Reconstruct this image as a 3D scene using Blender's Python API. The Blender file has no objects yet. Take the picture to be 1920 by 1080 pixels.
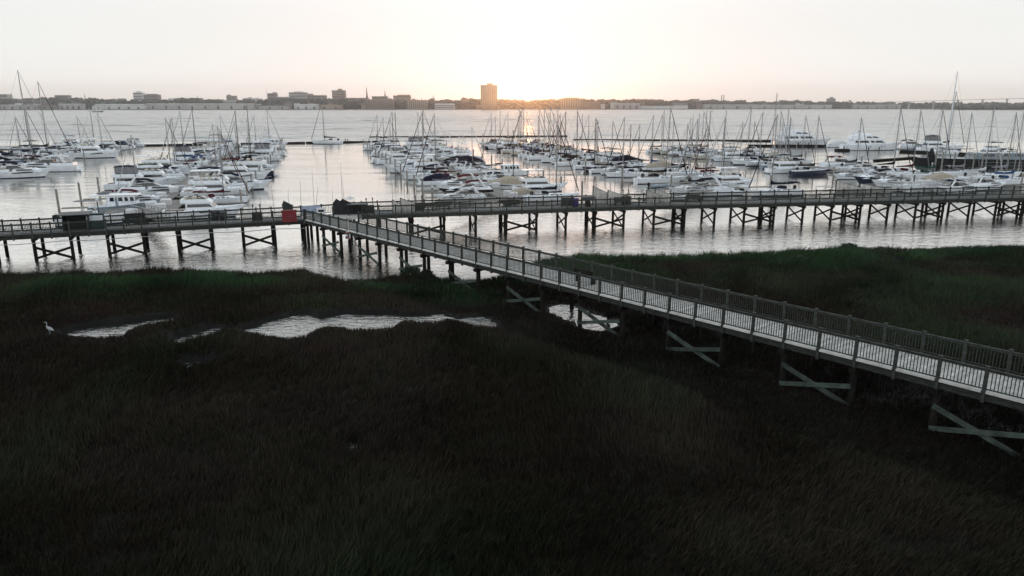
import bpy, bmesh, math, random
import numpy as np
from mathutils import Vector, Matrix
random.seed(7); RNG = np.random.default_rng(11)
S = bpy.context.scene
COL = S.collection
R = math.radians
# ------------------------------------------------------------------ camera
H, FPX, PITCH = 14.0, 1350.0, math.atan((540 - 198) / 1350.0)
cd = bpy.data.cameras.new('camera'); cam = bpy.data.objects.new('camera', cd); COL.objects.link(cam)
cam.location = (0, 0, H); cam.rotation_euler = (math.pi / 2 - PITCH, 0, 0)
cd.sensor_width = 36; cd.lens = 36 * FPX / 1920; cd.clip_start = 0.1; cd.clip_end = 30000
S.camera = cam
# ------------------------------------------------------------------ sky and sun
SUN_EL, SUN_AZ = R(1.0), R(1.2)
w = bpy.data.worlds.new('World'); S.world = w; w.use_nodes = True
nt = w.node_tree; nt.nodes.clear()
def N(t, tree=None, **kw):
    n = (tree or nt).nodes.new(t)
    for k, v in kw.items(): setattr(n, k, v)
    return n
def LK(a, b, tree=None): (tree or nt).links.new(a, b)
out = N('ShaderNodeOutputWorld')
sky = N('ShaderNodeTexSky', sky_type='NISHITA', sun_disc=False, sun_elevation=SUN_EL, sun_rotation=SUN_AZ, altitude=0, air_density=1.0, dust_density=1.5)
bg1 = N('ShaderNodeBackground'); bg1.inputs['Strength'].default_value = 0.02
LK(sky.outputs[0], bg1.inputs[0])
tc = N('ShaderNodeTexCoord'); sx = N('ShaderNodeSeparateXYZ'); LK(tc.outputs['Generated'], sx.inputs[0])
ramp = N('ShaderNodeValToRGB'); LK(sx.outputs['Z'], ramp.inputs[0])
cr = ramp.color_ramp; cr.interpolation = 'B_SPLINE'
SKY = [(0.0, (1.34, 1.19, 1.07)), (.022, (1.16, 1.115, 1.07)), (.05, (.95, .975, .965)), (.09, (.88, .89, .885)), (.14, (.87, .88, .89)),
       (.22, (1.16, 1.19, 1.20)), (.36, (1.35, 1.40, 1.44)), (.6, (.80, .90, .98)), (1.0, (.46, .55, .63))]
while len(cr.elements) < len(SKY): cr.elements.new(.5)
for e, (p, c) in zip(cr.elements, SKY): e.position = p; e.color = (*[x / 2 for x in c], 1)
# darker towards the east (behind the camera)
mr = N('ShaderNodeMapRange'); mr.inputs['From Min'].default_value = -0.7; mr.inputs['From Max'].default_value = 0.6
mr.inputs['To Min'].default_value = 1.8; mr.inputs['To Max'].default_value = 2.0
LK(sx.outputs['Y'], mr.inputs['Value'])
bg2 = N('ShaderNodeBackground'); LK(ramp.outputs[0], bg2.inputs[0]); LK(mr.outputs[0], bg2.inputs[1])
# glow of the sky around the low sun
sd = Vector((math.sin(SUN_AZ) * math.cos(SUN_EL), math.cos(SUN_AZ) * math.cos(SUN_EL), math.sin(SUN_EL) * .45)).normalized()
dp = N('ShaderNodeVectorMath', operation='DOT_PRODUCT'); dp.inputs[1].default_value = sd; LK(tc.outputs['Generated'], dp.inputs[0])
def powglow(ex, k, col):
    m0 = N('ShaderNodeMath', operation='MAXIMUM'); m0.inputs[1].default_value = 0.0; LK(dp.outputs['Value'], m0.inputs[0])
    m = N('ShaderNodeMath', operation='POWER'); m.inputs[1].default_value = ex; LK(m0.outputs[0], m.inputs[0])
    k_ = N('ShaderNodeMath', operation='MULTIPLY'); k_.inputs[1].default_value = k; LK(m.outputs[0], k_.inputs[0])
    b = N('ShaderNodeBackground'); b.inputs[0].default_value = (*col, 1); LK(k_.outputs[0], b.inputs[1]); return b
g1 = powglow(24000, .8, (1, .9, .5)); g2 = powglow(45, .13, (.35, .6, 1)); 
def addsh(a, b):
    n = N('ShaderNodeAddShader'); LK(a.outputs[0], n.inputs[0]); LK(b.outputs[0], n.inputs[1]); return n
LK(addsh(addsh(bg1, bg2), addsh(g1, g2)).outputs[0], out.inputs[0])
sl = bpy.data.lights.new('sun', 'SUN'); sl.energy = 0.26; sl.angle = R(.5); sl.color = (1, .46, .17)
so = bpy.data.objects.new('sun', sl); COL.objects.link(so)
sv = Vector((math.sin(SUN_AZ) * math.cos(SUN_EL), math.cos(SUN_AZ) * math.cos(SUN_EL), math.sin(SUN_EL)))
so.rotation_euler = sv.to_track_quat('Z', 'Y').to_euler(); so.location = (0, 0, 60)
S.view_settings.view_transform = 'Standard'; S.view_settings.look = 'None'; S.view_settings.exposure = 0; S.view_settings.gamma = 1

# ------------------------------------------------------------------ helpers
def tanv(py): return math.tan(math.atan((py - 540) / FPX) + PITCH)
def dep(Y, z): return Y * math.cos(PITCH) + (H - z) * math.sin(PITCH)
def at(px, py, z=0.0):
    Y = (H - z) / tanv(py); return Vector(((px - 960) / FPX * dep(Y, z), Y, z))
def atY(px, py, Y):
    z = H - Y * tanv(py); return Vector(((px - 960) / FPX * dep(Y, z), Y, z))

def mat(name, col, rough=.6, var=.15, scale=2.0, metal=0.0, bump=0.0, spec=.5, stretch=(1, 1, 1), dirt=None, attr=None, space='Object'):
    m = bpy.data.materials.new(name); m.use_nodes = True; t = m.node_tree; b = t.nodes['Principled BSDF']
    b.inputs['Roughness'].default_value = rough; b.inputs['Metallic'].default_value = metal; b.inputs['Specular IOR Level'].default_value = spec
    co = N('ShaderNodeTexCoord', t); mp = N('ShaderNodeMapping', t); mp.inputs['Scale'].default_value = stretch
    if space == 'World':
        ge = N('ShaderNodeNewGeometry', t); LK(ge.outputs['Position'], mp.inputs[0], t)
    else: LK(co.outputs['Object'], mp.inputs[0], t)
    nz = N('ShaderNodeTexNoise', t); nz.inputs['Scale'].default_value = scale; nz.inputs['Detail'].default_value = 4; LK(mp.outputs[0], nz.inputs[0], t)
    mx = N('ShaderNodeMix', t, data_type='RGBA')
    d = dirt or tuple(c * (1 - 2 * var) for c in col)
    mx.inputs[6].default_value = (*[min(1, c * (1 + var)) for c in col], 1); mx.inputs[7].default_value = (*d, 1)
    rp = N('ShaderNodeMapRange', t); rp.inputs[1].default_value = .35; rp.inputs[2].default_value = .7; LK(nz.outputs[0], rp.inputs[0], t)
    LK(rp.outputs[0], mx.inputs[0], t); last = mx.outputs[2]
    if attr:
        a = N('ShaderNodeAttribute', t, attribute_name=attr); ml = N('ShaderNodeMix', t, data_type='RGBA', blend_type='MULTIPLY'); ml.inputs[0].default_value = 1
        LK(last, ml.inputs[6], t); LK(a.outputs['Color'], ml.inputs[7], t); last = ml.outputs[2]
    oi = N('ShaderNodeObjectInfo', t); om = N('ShaderNodeMapRange', t); om.inputs[3].default_value = 1 - var * .8; om.inputs[4].default_value = 1 + var * .4; LK(oi.outputs['Random'], om.inputs[0], t)
    m2 = N('ShaderNodeVectorMath', t, operation='SCALE'); LK(last, m2.inputs[0], t); LK(om.outputs[0], m2.inputs['Scale'], t)
    LK(m2.outputs[0], b.inputs['Base Color'], t)
    if bump:
        bp = N('ShaderNodeBump', t); bp.inputs['Strength'].default_value = bump; bp.inputs['Distance'].default_value = .02; LK(nz.outputs[0], bp.inputs['Height'], t); LK(bp.outputs[0], b.inputs['Normal'], t)
    return m

M = {}
def dm(k, *a, **kw): M[k] = mat(k, *a, **kw)
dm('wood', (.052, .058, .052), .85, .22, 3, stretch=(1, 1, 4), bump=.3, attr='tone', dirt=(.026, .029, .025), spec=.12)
dm('kerbw', (.62, .61, .58), .7, .1, 3, attr='tone')
dm('deckdark', (.20, .195, .185), .85, .15, 3, attr='tone', bump=.2)
dm('wood_light', (.54, .515, .475), .8, .15, 3, attr='tone', dirt=(.36, .35, .33), bump=.2)
dm('wood_green', (.062, .080, .070), .85, .25, 2, attr='tone', bump=.3, spec=.12)
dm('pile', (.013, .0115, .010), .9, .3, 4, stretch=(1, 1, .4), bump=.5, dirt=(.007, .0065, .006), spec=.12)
dm('gel', (.81, .84, .87), .28, .06, 1.5, dirt=(.70, .73, .76))
dm('cream', (.62, .59, .50), .3, .08, 1.5)
dm('deckw', (.66, .69, .72), .5, .08, 2.0)
dm('greyhull', (.22, .27, .31), .3, .1, 1.5)
dm('navyhull', (.012, .018, .045), .2, .1, 1.5, spec=.3)
dm('blackhull', (.010, .010, .011), .35, .25, 2, spec=.3)
dm('stripe_navy', (.012, .02, .06), .35, .1, spec=.12)
dm('stripe_red', (.10, .012, .012), .4, .1)
dm('stripe_black', (.012, .012, .013), .4, .1, spec=.12)
dm('glass', (.012, .016, .02), .08, .1, 1, spec=.8)
dm('alu', (.30, .30, .30), .4, .08, 1, metal=.3)
dm('darkspar', (.03, .03, .032), .45, .1, spec=.12)
dm('rig', (.05, .05, .052), .5, .1, spec=.12)
dm('steel', (.5, .51, .52), .3, .08, 2, metal=.7)
dm('teak', (.16, .10, .06), .7, .2, 5)
CANV = {'navy': (.007, .009, .024), 'black': (.010, .010, .012), 'maroon': (.075, .010, .016), 'green': (.012, .06, .05), 'tan': (.40, .35, .28), 'grey': (.22, .22, .23), 'white': (.6, .61, .62), 'blue': (.02, .06, .16)}
for k, c in CANV.items(): dm('canvas_' + k, c, .9, .12, 4, bump=.2, spec=.12)
dm('concrete', (.24, .22, .20), .9, .15, 1.2, bump=.2)
dm('dockw', (.25, .235, .21), .9, .2, 2, attr='tone')
dm('float', (.03, .03, .03), .8, .2, spec=.12)
dm('boxw', (.7, .7, .7), .5, .08)
dm('redp', (.17, .008, .012), .5, .12, 3)
dm('darkmetal', (.03, .033, .036), .5, .2, 3, spec=.12)
dm('greenpanel', (.03, .055, .055), .6, .15, spec=.12)
dm('purple', (.05, .02, .16), .6, .1)
dm('bluepanel', (.36, .41, .55), .5, .08)
dm('feather', (.34, .36, .38), .8, .15, 20)
dm('beak', (.35, .2, .05), .5)
dm('sail', (.7, .7, .68), .8, .08)
dm('rubber', (.02, .02, .02), .7, spec=.12)
dm('lampmetal', (.09, .09, .09), .5, spec=.12)

def setcol(me, cols, name='tone'):
    a = me.color_attributes.new(name, 'FLOAT_COLOR', 'POINT'); a.data.foreach_set('color', np.asarray(cols, dtype=np.float32).ravel())

class MB:
    def __init__(s): s.v = []; s.f = []; s.m = []; s.t = []; s.tone = 1.0
    def add(s, vs, fs, mi=0):
        o = len(s.v); s.v += [tuple(x) for x in vs]; s.t += [s.tone] * len(vs)
        for f in fs: s.f.append(tuple(i + o for i in f)); s.m.append(mi)
    def box(s, x0, x1, y0, y1, z0, z1, mi=0, M4=None):
        vs = [Vector((x, y, z)) for z in (z0, z1) for y in (y0, y1) for x in (x0, x1)]
        if M4: vs = [M4 @ v for v in vs]
        s.add(vs, [(0, 2, 3, 1), (4, 5, 7, 6), (0, 1, 5, 4), (2, 6, 7, 3), (0, 4, 6, 2), (1, 3, 7, 5)], mi)
    def beam(s, a, b, wd, ht, mi=0, up=(0, 0, 1)):
        a = Vector(a); b = Vector(b); d = (b - a).normalized(); u = Vector(up)
        if abs(d.dot(u)) > .98: u = Vector((1, 0, 0))
        r = d.cross(u).normalized() * wd / 2; u = r.cross(d).normalized() * ht / 2
        s.add([a - r - u, a + r - u, a + r + u, a - r + u, b - r - u, b + r - u, b + r + u, b - r + u],
              [(0, 1, 2, 3), (7, 6, 5, 4), (1, 0, 4, 5), (2, 1, 5, 6), (3, 2, 6, 7), (0, 3, 7, 4)], mi)
    def tube(s, a, b, r0, r1=None, n=6, mi=0):
        r1 = r0 if r1 is None else r1; a = Vector(a); b = Vector(b); d = (b - a).normalized()
        u = d.orthogonal().normalized(); v_ = d.cross(u); vs = []
        for p, r in ((a, r0), (b, r1)):
            for k in range(n):
                c = 2 * math.pi * k / n; vs.append(p + u * (math.cos(c) * r) + v_ * (math.sin(c) * r))
        fs = [(k, (k + 1) % n, n + (k + 1) % n, n + k) for k in range(n)] + [tuple(range(n - 1, -1, -1)), tuple(range(n, 2 * n))]
        s.add(vs, fs, mi)
    def path(s, pts, r, n=5, mi=0):
        for a, b in zip(pts[:-1], pts[1:]): s.tube(a, b, r, r, n, mi)
    def frus(s, b, t, mi=0):   # b=(x0,x1,halfwidth,z) t likewise
        vs = [(b[0], -b[2], b[3]), (b[1], -b[2], b[3]), (b[1], b[2], b[3]), (b[0], b[2], b[3]), (t[0], -t[2], t[3]), (t[1], -t[2], t[3]), (t[1], t[2], t[3]), (t[0], t[2], t[3])]
        s.add(vs, [(0, 3, 2, 1), (4, 5, 6, 7), (0, 1, 5, 4), (1, 2, 6, 5), (2, 3, 7, 6), (3, 0, 4, 7)], mi)
    def loft(s, rings, mi=0, closed=True, caps=True):
        n = len(rings[0]); vs = [p for r in rings for p in r]; fs = []
        for i in range(len(rings) - 1):
            for k in range(n if closed else n - 1):
                fs.append((i * n + k, i * n + (k + 1) % n, (i + 1) * n + (k + 1) % n, (i + 1) * n + k))
        if caps: fs += [tuple(range(n - 1, -1, -1)), tuple(range((len(rings) - 1) * n, len(rings) * n))]
        s.add(vs, fs, mi)
    def ball(s, c, rx, ry, rz, n=8, m=5, mi=0):
        rings = []
        for i in range(m + 1):
            th = math.pi * (.04 + .92 * i / m); rings.append([(c[0] + rx * math.sin(th) * math.cos(2 * math.pi * k / n), c[1] + ry * math.sin(th) * math.sin(2 * math.pi * k / n), c[2] - rz * math.cos(th)) for k in range(n)])
        s.loft(rings, mi)
    def mesh(s, name, mats, smooth=False):
        me = bpy.data.meshes.new(name); me.from_pydata(s.v, [], s.f); me.polygons.foreach_set('material_index', s.m)
        for m in (mats if isinstance(mats, (list, tuple)) else [mats]): me.materials.append(M[m] if isinstance(m, str) else m)
        setcol(me, [(t, t, t, 1) for t in s.t])
        if smooth: me.polygons.foreach_set('use_smooth', [True] * len(me.polygons))
        me.update(); return me
    def build(s, name, mats, parent=None, smooth=False, loc=None, rot=None):
        return ob(name, s.mesh(name, mats, smooth), parent, loc, rot)
def ob(name, me, parent=None, loc=None, rot=None):
    o = bpy.data.objects.new(name, me); COL.objects.link(o)
    if parent: o.parent = parent
    if loc is not None: o.location = loc
    if rot is not None: o.rotation_euler = rot if hasattr(rot, '__len__') else (0, 0, rot)
    return o
def tag(o, label=None, cat=None, group=None, kind=None):
    for k, v in (('label', label), ('category', cat), ('group', group), ('kind', kind)):
        if v: o[k] = v
    return o
def thing(name, label, cat, loc=(0, 0, 0), rz=0, group=None):
    return tag(ob(name, None, None, loc, rz), label, cat, group)

# ------------------------------------------------------------------ water
wm = bpy.data.materials.new('water'); wm.use_nodes = True; t = wm.node_tree; b = t.nodes['Principled BSDF']
b.inputs['Base Color'].default_value = (.016, .021, .018, 1); b.inputs['IOR'].default_value = 1.36; b.inputs['Specular IOR Level'].default_value = .5
ge = N('ShaderNodeNewGeometry', t); spx = N('ShaderNodeSeparateXYZ', t); LK(ge.outputs['Position'], spx.inputs[0], t)
def wnoise(scale, st, det=3, rough=.55):
    mp = N('ShaderNodeMapping', t); mp.inputs['Scale'].default_value = st; LK(ge.outputs['Position'], mp.inputs[0], t)
    n = N('ShaderNodeTexNoise', t); n.inputs['Scale'].default_value = scale; n.inputs['Detail'].default_value = det; n.inputs['Roughness'].default_value = rough; LK(mp.outputs[0], n.inputs[0], t); return n.outputs[0]
def wmath(op, a, b_):
    n = N('ShaderNodeMath', t, operation=op)
    for i, x in enumerate((a, b_)):
        if isinstance(x, (int, float)): n.inputs[i].default_value = x
        else: LK(x, n.inputs[i], t)
    return n.outputs[0]
def wrange(v, a, b_, c, d_):
    n = N('ShaderNodeMapRange', t); n.clamp = True
    for i, x in enumerate((a, b_, c, d_)): n.inputs[i + 1].default_value = x
    LK(v, n.inputs[0], t); return n.outputs[0]
river = wrange(wmath('ADD', spx.outputs['Y'], wmath('MULTIPLY', wnoise(.01, (1, 1, 1)), 60)), 285, 330, 0, 1)
patch = wrange(wnoise(.012, (.5, 3.0, 1), 4, .6), .40, .62, 0, 1)
gust = wrange(wnoise(.05, (.6, 1.6, 1), 3), .42, .62, 0, 1)
near = wrange(spx.outputs['Y'], 75, 125, 1, 0)
left = wrange(spx.outputs['X'], -75, -30, 1, 0)
amp = wmath('ADD', wmath('MULTIPLY', river, wmath('ADD', 1.0, wmath('MULTIPLY', patch, 1.2))), wmath('ADD', .10, wmath('ADD', wmath('MULTIPLY', gust, .16), wmath('MULTIPLY', near, wmath('ADD', .9, wmath('MULTIPLY', left, .8))))))
fine = wnoise(1.0, (1.1, 2.4, 1), 3, .6); big = wnoise(.22, (.6, 1.8, 1), 3, .6)
hgt = wmath('MULTIPLY', wmath('ADD', wmath('MULTIPLY', fine, .09), wmath('ADD', wmath('MULTIPLY', wmath('MULTIPLY', big, river), .30), wmath('MULTIPLY', wmath('MULTIPLY', wnoise(.06, (.5, 1.5, 1), 3), river), .9))), amp)
bp = N('ShaderNodeBump', t); bp.inputs['Strength'].default_value = 1; bp.inputs['Distance'].default_value = 1; LK(hgt, bp.inputs['Height'], t); LK(bp.outputs[0], b.inputs['Normal'], t)
LK(wrange(amp, 0, 3, .04, .16), b.inputs['Roughness'], t)
yr = N('ShaderNodeValToRGB', t); LK(wrange(spx.outputs['Y'], 0, 400, 0, 1), yr.inputs[0], t); ye = yr.color_ramp; YM = [(0, .27), (.145, .27), (.16, .68), (.25, .66), (.33, .60), (.65, .58), (.76, .34), (1, .30)]
while len(ye.elements) < len(YM): ye.elements.new(.5)
for e, (p_, v_) in zip(ye.elements, YM): e.position = p_; e.color = (v_, v_, v_, 1)
gl = N('ShaderNodeBsdfGlossy', t); gl.inputs['Color'].default_value = (.95, .925, .885, 1); rr_ = wrange(spx.outputs['Y'], 270, 330, .05, .24); LK(rr_, gl.inputs['Roughness'], t); LK(rr_, b.inputs['Roughness'], t); LK(bp.outputs[0], gl.inputs['Normal'], t); ms = N('ShaderNodeMixShader', t); LK(yr.outputs[0], ms.inputs[0], t); LK(b.outputs[0], ms.inputs[1], t); LK(gl.outputs[0], ms.inputs[2], t); LK(ms.outputs[0], t.nodes['Material Output'].inputs['Surface'], t)
def vnoise(x, y, s, seed):
    g = np.random.default_rng(seed).random((256, 256)); x = x / s + 100; y = y / s + 100
    i = np.floor(x).astype(int); j = np.floor(y).astype(int); fx = x - i; fy = y - j; fx = fx * fx * (3 - 2 * fx); fy = fy * fy * (3 - 2 * fy)
    G = lambda a, b_: g[a % 256, b_ % 256]
    return (G(i, j) * (1 - fx) + G(i + 1, j) * fx) * (1 - fy) + (G(i, j + 1) * (1 - fx) + G(i + 1, j + 1) * fx) * fy
def npmesh(me, V, Fq):
    V = np.asarray(V, dtype=np.float32); n = len(Fq); k = Fq.shape[1]
    me.vertices.add(len(V)); me.vertices.foreach_set('co', V.ravel()); me.loops.add(n * k); me.loops.foreach_set('vertex_index', Fq.astype(np.int32).ravel())
    me.polygons.add(n); me.polygons.foreach_set('loop_start', np.arange(0, n * k, k, dtype=np.int32)); me.update(calc_edges=True)
def grow(a, st, r, end):
    o_ = [a]
    while o_[-1] < end: o_.append(min(end, o_[-1] + st)); st *= r
    return o_[1:]
WX = np.arange(0, 76, .7); WX = np.concatenate([WX, grow(WX[-1], .75, 1.045, 5000)]); WX = np.concatenate([-WX[:0:-1], WX])
WY = np.concatenate([np.arange(-400, 40, 40), np.arange(40, 112, .3), np.arange(112, 262, 1.2), grow(262, 1.1, 1.0045, 1300), grow(1300, 8, 1.15, 5600)])
wx_, wy_ = np.meshgrid(WX, WY); wz = np.zeros_like(wx_)
def waves(n, l0, l1, slope, seed, spread):
    r_ = np.random.default_rng(seed); z = np.zeros_like(wx_)
    for i in range(n):
        l = l0 * (l1 / l0) ** r_.random(); a_ = math.pi / 2 + r_.normal(0, spread); k = 2 * math.pi / l; z += math.sqrt(2 / n) * slope / k * np.sin(k * (wx_ * math.cos(a_) + wy_ * math.sin(a_)) + r_.random() * 6.28)
    return z
sm = lambda a, b_, v: np.clip((v - a) / (b_ - a), 0, 1)
patchy = .35 + 1.3 * vnoise(wx_ * .35, wy_, 38, 61) * (.5 + vnoise(wx_ * .3, wy_, 110, 62))
wz += waves(40, 5, 24, .085, 1, .30) * sm(268, 300, wy_) * sm(2400, 900, wy_) * patchy * (1 + .5 * sm(-40, -200, wx_))
wz += waves(44, .75, 2.6, .052, 2, .5) * sm(58, 66, wy_) * sm(140, 92, wy_) * (.5 + .9 * vnoise(wx_ * .6, wy_, 7, 63)) * (1 + .5 * sm(-10, -60, wx_))
wz += waves(24, 3, 16, .010, 3, .4) * sm(80, 120, wy_) * sm(300, 260, wy_) * (.2 + 1.6 * sm(.45, .75, vnoise(wx_ * .4, wy_, 22, 64)))
wz += waves(24, 2.5, 8, .05, 5, .5) * sm(100, 130, wy_) * sm(190, 120, wy_) * sm(-60, -95, wx_) 
wi = np.arange(wx_.size).reshape(wx_.shape); me = bpy.data.meshes.new('water')
npmesh(me, np.stack([wx_, wy_, wz], -1).reshape(-1, 3), np.stack([wi[:-1, :-1], wi[:-1, 1:], wi[1:, 1:], wi[1:, :-1]], -1).reshape(-1, 4)); me.polygons.foreach_set('use_smooth', [True] * len(me.polygons)); me.materials.append(wm)
tag(ob('water', me), kind='structure')
# ------------------------------------------------------------------ marsh
SH = [(-400, 507), (0, 504), (60, 507), (120, 504), (230, 499), (300, 495), (400, 497), (440, 503), (500, 502), (545, 495), (570, 494), (600, 503), (640, 514), (690, 511), (740, 503), (790, 500), (850, 512),
      (900, 513), (960, 502), (1010, 486), (1050, 480), (1100, 478), (1200, 474), (1300, 475), (1400, 470), (1500, 467), (1560, 463), (1640, 459), (1700, 460), (1800, 457), (1920, 457), (2300, 455)]
shp = np.array([[p.x, p.y] for p in (at(x, y, .75) for x, y in SH)])
shp = shp[np.argsort(shp[:, 0])]
def shore(x): return np.interp(x, shp[:, 0], shp[:, 1])
POOLS = [([(100, 630), (150, 618), (195, 612), (250, 603), (330, 597), (325, 606), (262, 618), (232, 630), (200, 645), (182, 643), (162, 635)], 1),
         ([(448, 628), (500, 606), (545, 590), (580, 588), (610, 599), (650, 588), (700, 590), (760, 592), (835, 587), (850, 604), (800, 616), (765, 608), (735, 624), (660, 626), (600, 623), (560, 640), (527, 637), (492, 631)], 1),
         ([(318, 664), (326, 638), (378, 624), (395, 611), (440, 620), (410, 632), (345, 645), (336, 662)], 1), ([(328, 694), (368, 672), (390, 682), (352, 700)], 1),
         ([(1026, 576), (1060, 570), (1102, 587), (1168, 611), (1122, 620), (1084, 605), (1044, 591)], 1),
         ([(118, 905), (145, 885), (170, 862), (240, 838), (215, 862), (180, 884), (160, 910)], .85), ([(625, 850), (668, 824), (672, 846), (640, 858)], .85),
         ([(-5, 1066), (20, 1048), (58, 1038), (20, 1084), (-5, 1092)], .85), ([(1652, 495), (1700, 488), (1704, 497), (1670, 500)], 1), ([(845, 594), (915, 600), (912, 618), (850, 610)], 1),
         ([(670, 782), (700, 772), (706, 780), (680, 788)], .85)]
def inpoly(x, y, P):
    r = np.zeros(x.shape, bool); n = len(P); j = n - 1
    for i in range(n):
        xi, yi = P[i]; xj, yj = P[j]
        c = ((yi > y) != (yj > y)) & (x < (xj - xi) * (y - yi) / (yj - yi + 1e-9) + xi); r ^= c; j = i
    return r
PW = [([(p.x, p.y) for p in (at(x, y, .0) for x, y in P)], k) for P, k in POOLS]
GX = np.arange(-75, 90.01, .4); GY = np.arange(-30, 75.01, .4)
gx, gy = np.meshgrid(GX, GY)
wx = gx + (vnoise(gx, gy, 1.2, 3) - .5) * .9; wy = gy + (vnoise(gx, gy, 1.2, 4) - .5) * .9
pool = np.zeros(gx.shape)
for P, k in PW: pool = np.maximum(pool, inpoly(wx, wy, P) * k)
def blur(a, n=1):
    for _ in range(n):
        p = np.pad(a, 1, mode='edge'); a = (p[1:-1, 1:-1] * 2 + p[:-2, 1:-1] + p[2:, 1:-1] + p[1:-1, :-2] + p[1:-1, 2:]) / 6
    return a
spars = blur(((pool > .8) & (pool < .9)) * 1.0); poolb = blur(pool); poolw = blur(pool, 9)
gz = .16 + .22 * vnoise(gx, gy, 9, 1) + .10 * vnoise(gx, gy, 2.2, 2)
sd_ = shore(gx) - wy
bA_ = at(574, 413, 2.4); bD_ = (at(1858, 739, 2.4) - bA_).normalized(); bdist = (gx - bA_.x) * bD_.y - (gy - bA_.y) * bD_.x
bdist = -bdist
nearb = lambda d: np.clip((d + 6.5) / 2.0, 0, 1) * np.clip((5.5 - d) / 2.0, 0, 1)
gz = gz * (1 - nearb(bdist)) + .05 * nearb(bdist)
gz = np.minimum(gz, -.25 + .32 * sd_)
gz = np.where(poolb > .02, gz * (1 - np.clip(poolb * 1.6, 0, 1)) + np.where(poolb > .5, -.25, -.02) * np.clip(poolb * 1.6, 0, 1), gz)
ny_, nx_ = gx.shape
me = bpy.data.meshes.new('marsh_ground')
idx = np.arange(nx_ * ny_).reshape(ny_, nx_)
q = np.stack([idx[:-1, :-1], idx[:-1, 1:], idx[1:, 1:], idx[1:, :-1]], -1).reshape(-1, 4)
npmesh(me, np.stack([gx, gy, gz], -1).reshape(-1, 3), q)
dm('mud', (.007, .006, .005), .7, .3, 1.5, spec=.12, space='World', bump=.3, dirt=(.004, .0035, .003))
me.materials.append(M['mud']); tag(ob('marsh_ground', me), kind='structure')
def gsample(a, x, y):
    i = np.clip((x - GX[0]) / .4, 0, nx_ - 2); j = np.clip((y - GY[0]) / .4, 0, ny_ - 2); i0 = i.astype(int); j0 = j.astype(int); fx = i - i0; fy = j - j0
    return (a[j0, i0] * (1 - fx) + a[j0, i0 + 1] * fx) * (1 - fy) + (a[j0 + 1, i0] * (1 - fx) + a[j0 + 1, i0 + 1] * fx) * fy
# grass blades: dense close by, sparser and wider with distance
NB = 1500000
yy = 8 + 64 * RNG.random(NB) ** 1.35; xx = (RNG.random(NB) * 2 - 1) * (yy * .80 + 12)
gzz = gsample(gz, xx, yy); pl = gsample(poolb, xx, yy)
cl = vnoise(xx, yy, .55, 8); pn = vnoise(xx, yy, 6.5, 9); pn2 = vnoise(xx, yy, 2.3, 10)
keep = (gzz > .03) & (RNG.random(NB) < .35 + cl) & (pl < .25 * RNG.random(NB) + .05)
keep |= (gzz > -.2) & (pl < .02) & (yy < shore(xx) + .4) & (yy > shore(xx) - 2) 
keep |= (gsample(spars, xx, yy) > .2) & (RNG.random(NB) < .75)
keep &= yy < shore(xx) + .5
xx, yy, gzz, pn, pn2, cl = [a[keep] for a in (xx, yy, gzz, pn, pn2, cl)]
n = len(xx); dsh = shore(xx) - yy
# zones: tall green cordgrass near the creek and on the right, short dark reddish grass elsewhere
green = np.clip(1.15 - np.abs(dsh - 4) / 7.5, 0, 1) * np.clip(2.6 * vnoise(xx, yy * 2.2, 5, 31) - .75, .04, 1)
green = np.maximum(green, np.clip((xx - 16) / 10, 0, 1) * np.clip((yy - 33) / 8, 0, 1) * np.clip(2.2 * pn - .35, 0, 1) * .55)
green = np.maximum(green, np.clip(pn * 2.2 - 1.25, 0, 1) * .35 + np.clip((24 - yy) / 10, 0, 1) * np.clip(pn2 * 1.6 - .7, 0, .4))
edge = np.clip(1 - dsh / 2.5, 0, 1)
hgt_ = (.28 + .30 * RNG.random(n)) * (.55 + .55 * pn + .35 * cl) * (1 + .8 * green) + edge * .45 * RNG.random(n) ** 1.5 * (.5 + pn2)
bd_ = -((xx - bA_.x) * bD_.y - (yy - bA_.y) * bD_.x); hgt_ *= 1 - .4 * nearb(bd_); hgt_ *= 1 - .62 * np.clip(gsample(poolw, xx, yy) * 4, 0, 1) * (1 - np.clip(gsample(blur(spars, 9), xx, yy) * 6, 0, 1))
wd_ = (.005 + .00036 * yy) * (.7 + .6 * RNG.random(n))
yaw = 6.28 * (vnoise(xx, yy, 7, 41) * 1.6) + RNG.normal(0, .9, n); lean = (.10 + .45 * RNG.random(n)) * hgt_; wind = .10 * hgt_
dx = np.cos(yaw) * lean + wind; dy = np.sin(yaw) * lean
fa = RNG.random(n) * np.pi; sxn = np.cos(fa) * wd_; syn = np.sin(fa) * wd_
z0 = np.maximum(gzz, -.25) - .05
V = np.zeros((n, 5, 3), np.float32)
V[:, 0] = np.stack([xx - sxn, yy - syn, z0], -1); V[:, 1] = np.stack([xx + sxn, yy + syn, z0], -1)
mx_ = xx + dx * .35; my_ = yy + dy * .35; mz_ = z0 + hgt_ * .62
V[:, 2] = np.stack([mx_ + sxn * .8, my_ + syn * .8, mz_], -1); V[:, 3] = np.stack([mx_ - sxn * .8, my_ - syn * .8, mz_], -1)
V[:, 4] = np.stack([xx + dx, yy + dy, z0 + hgt_], -1)
o5 = (np.arange(n) * 5)[:, None]
F = np.concatenate([o5 + [0, 1, 2], o5 + [0, 2, 3], o5 + [3, 2, 4]], 0)
me = bpy.data.meshes.new('marsh_grass'); npmesh(me, V.reshape(-1, 3), F)
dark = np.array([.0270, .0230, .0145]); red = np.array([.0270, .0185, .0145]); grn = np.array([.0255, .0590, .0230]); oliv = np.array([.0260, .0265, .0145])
c = dark[None] * np.ones((n, 1)); rr = np.clip(pn2 * 2 - .7, 0, 1)[:, None]
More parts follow.
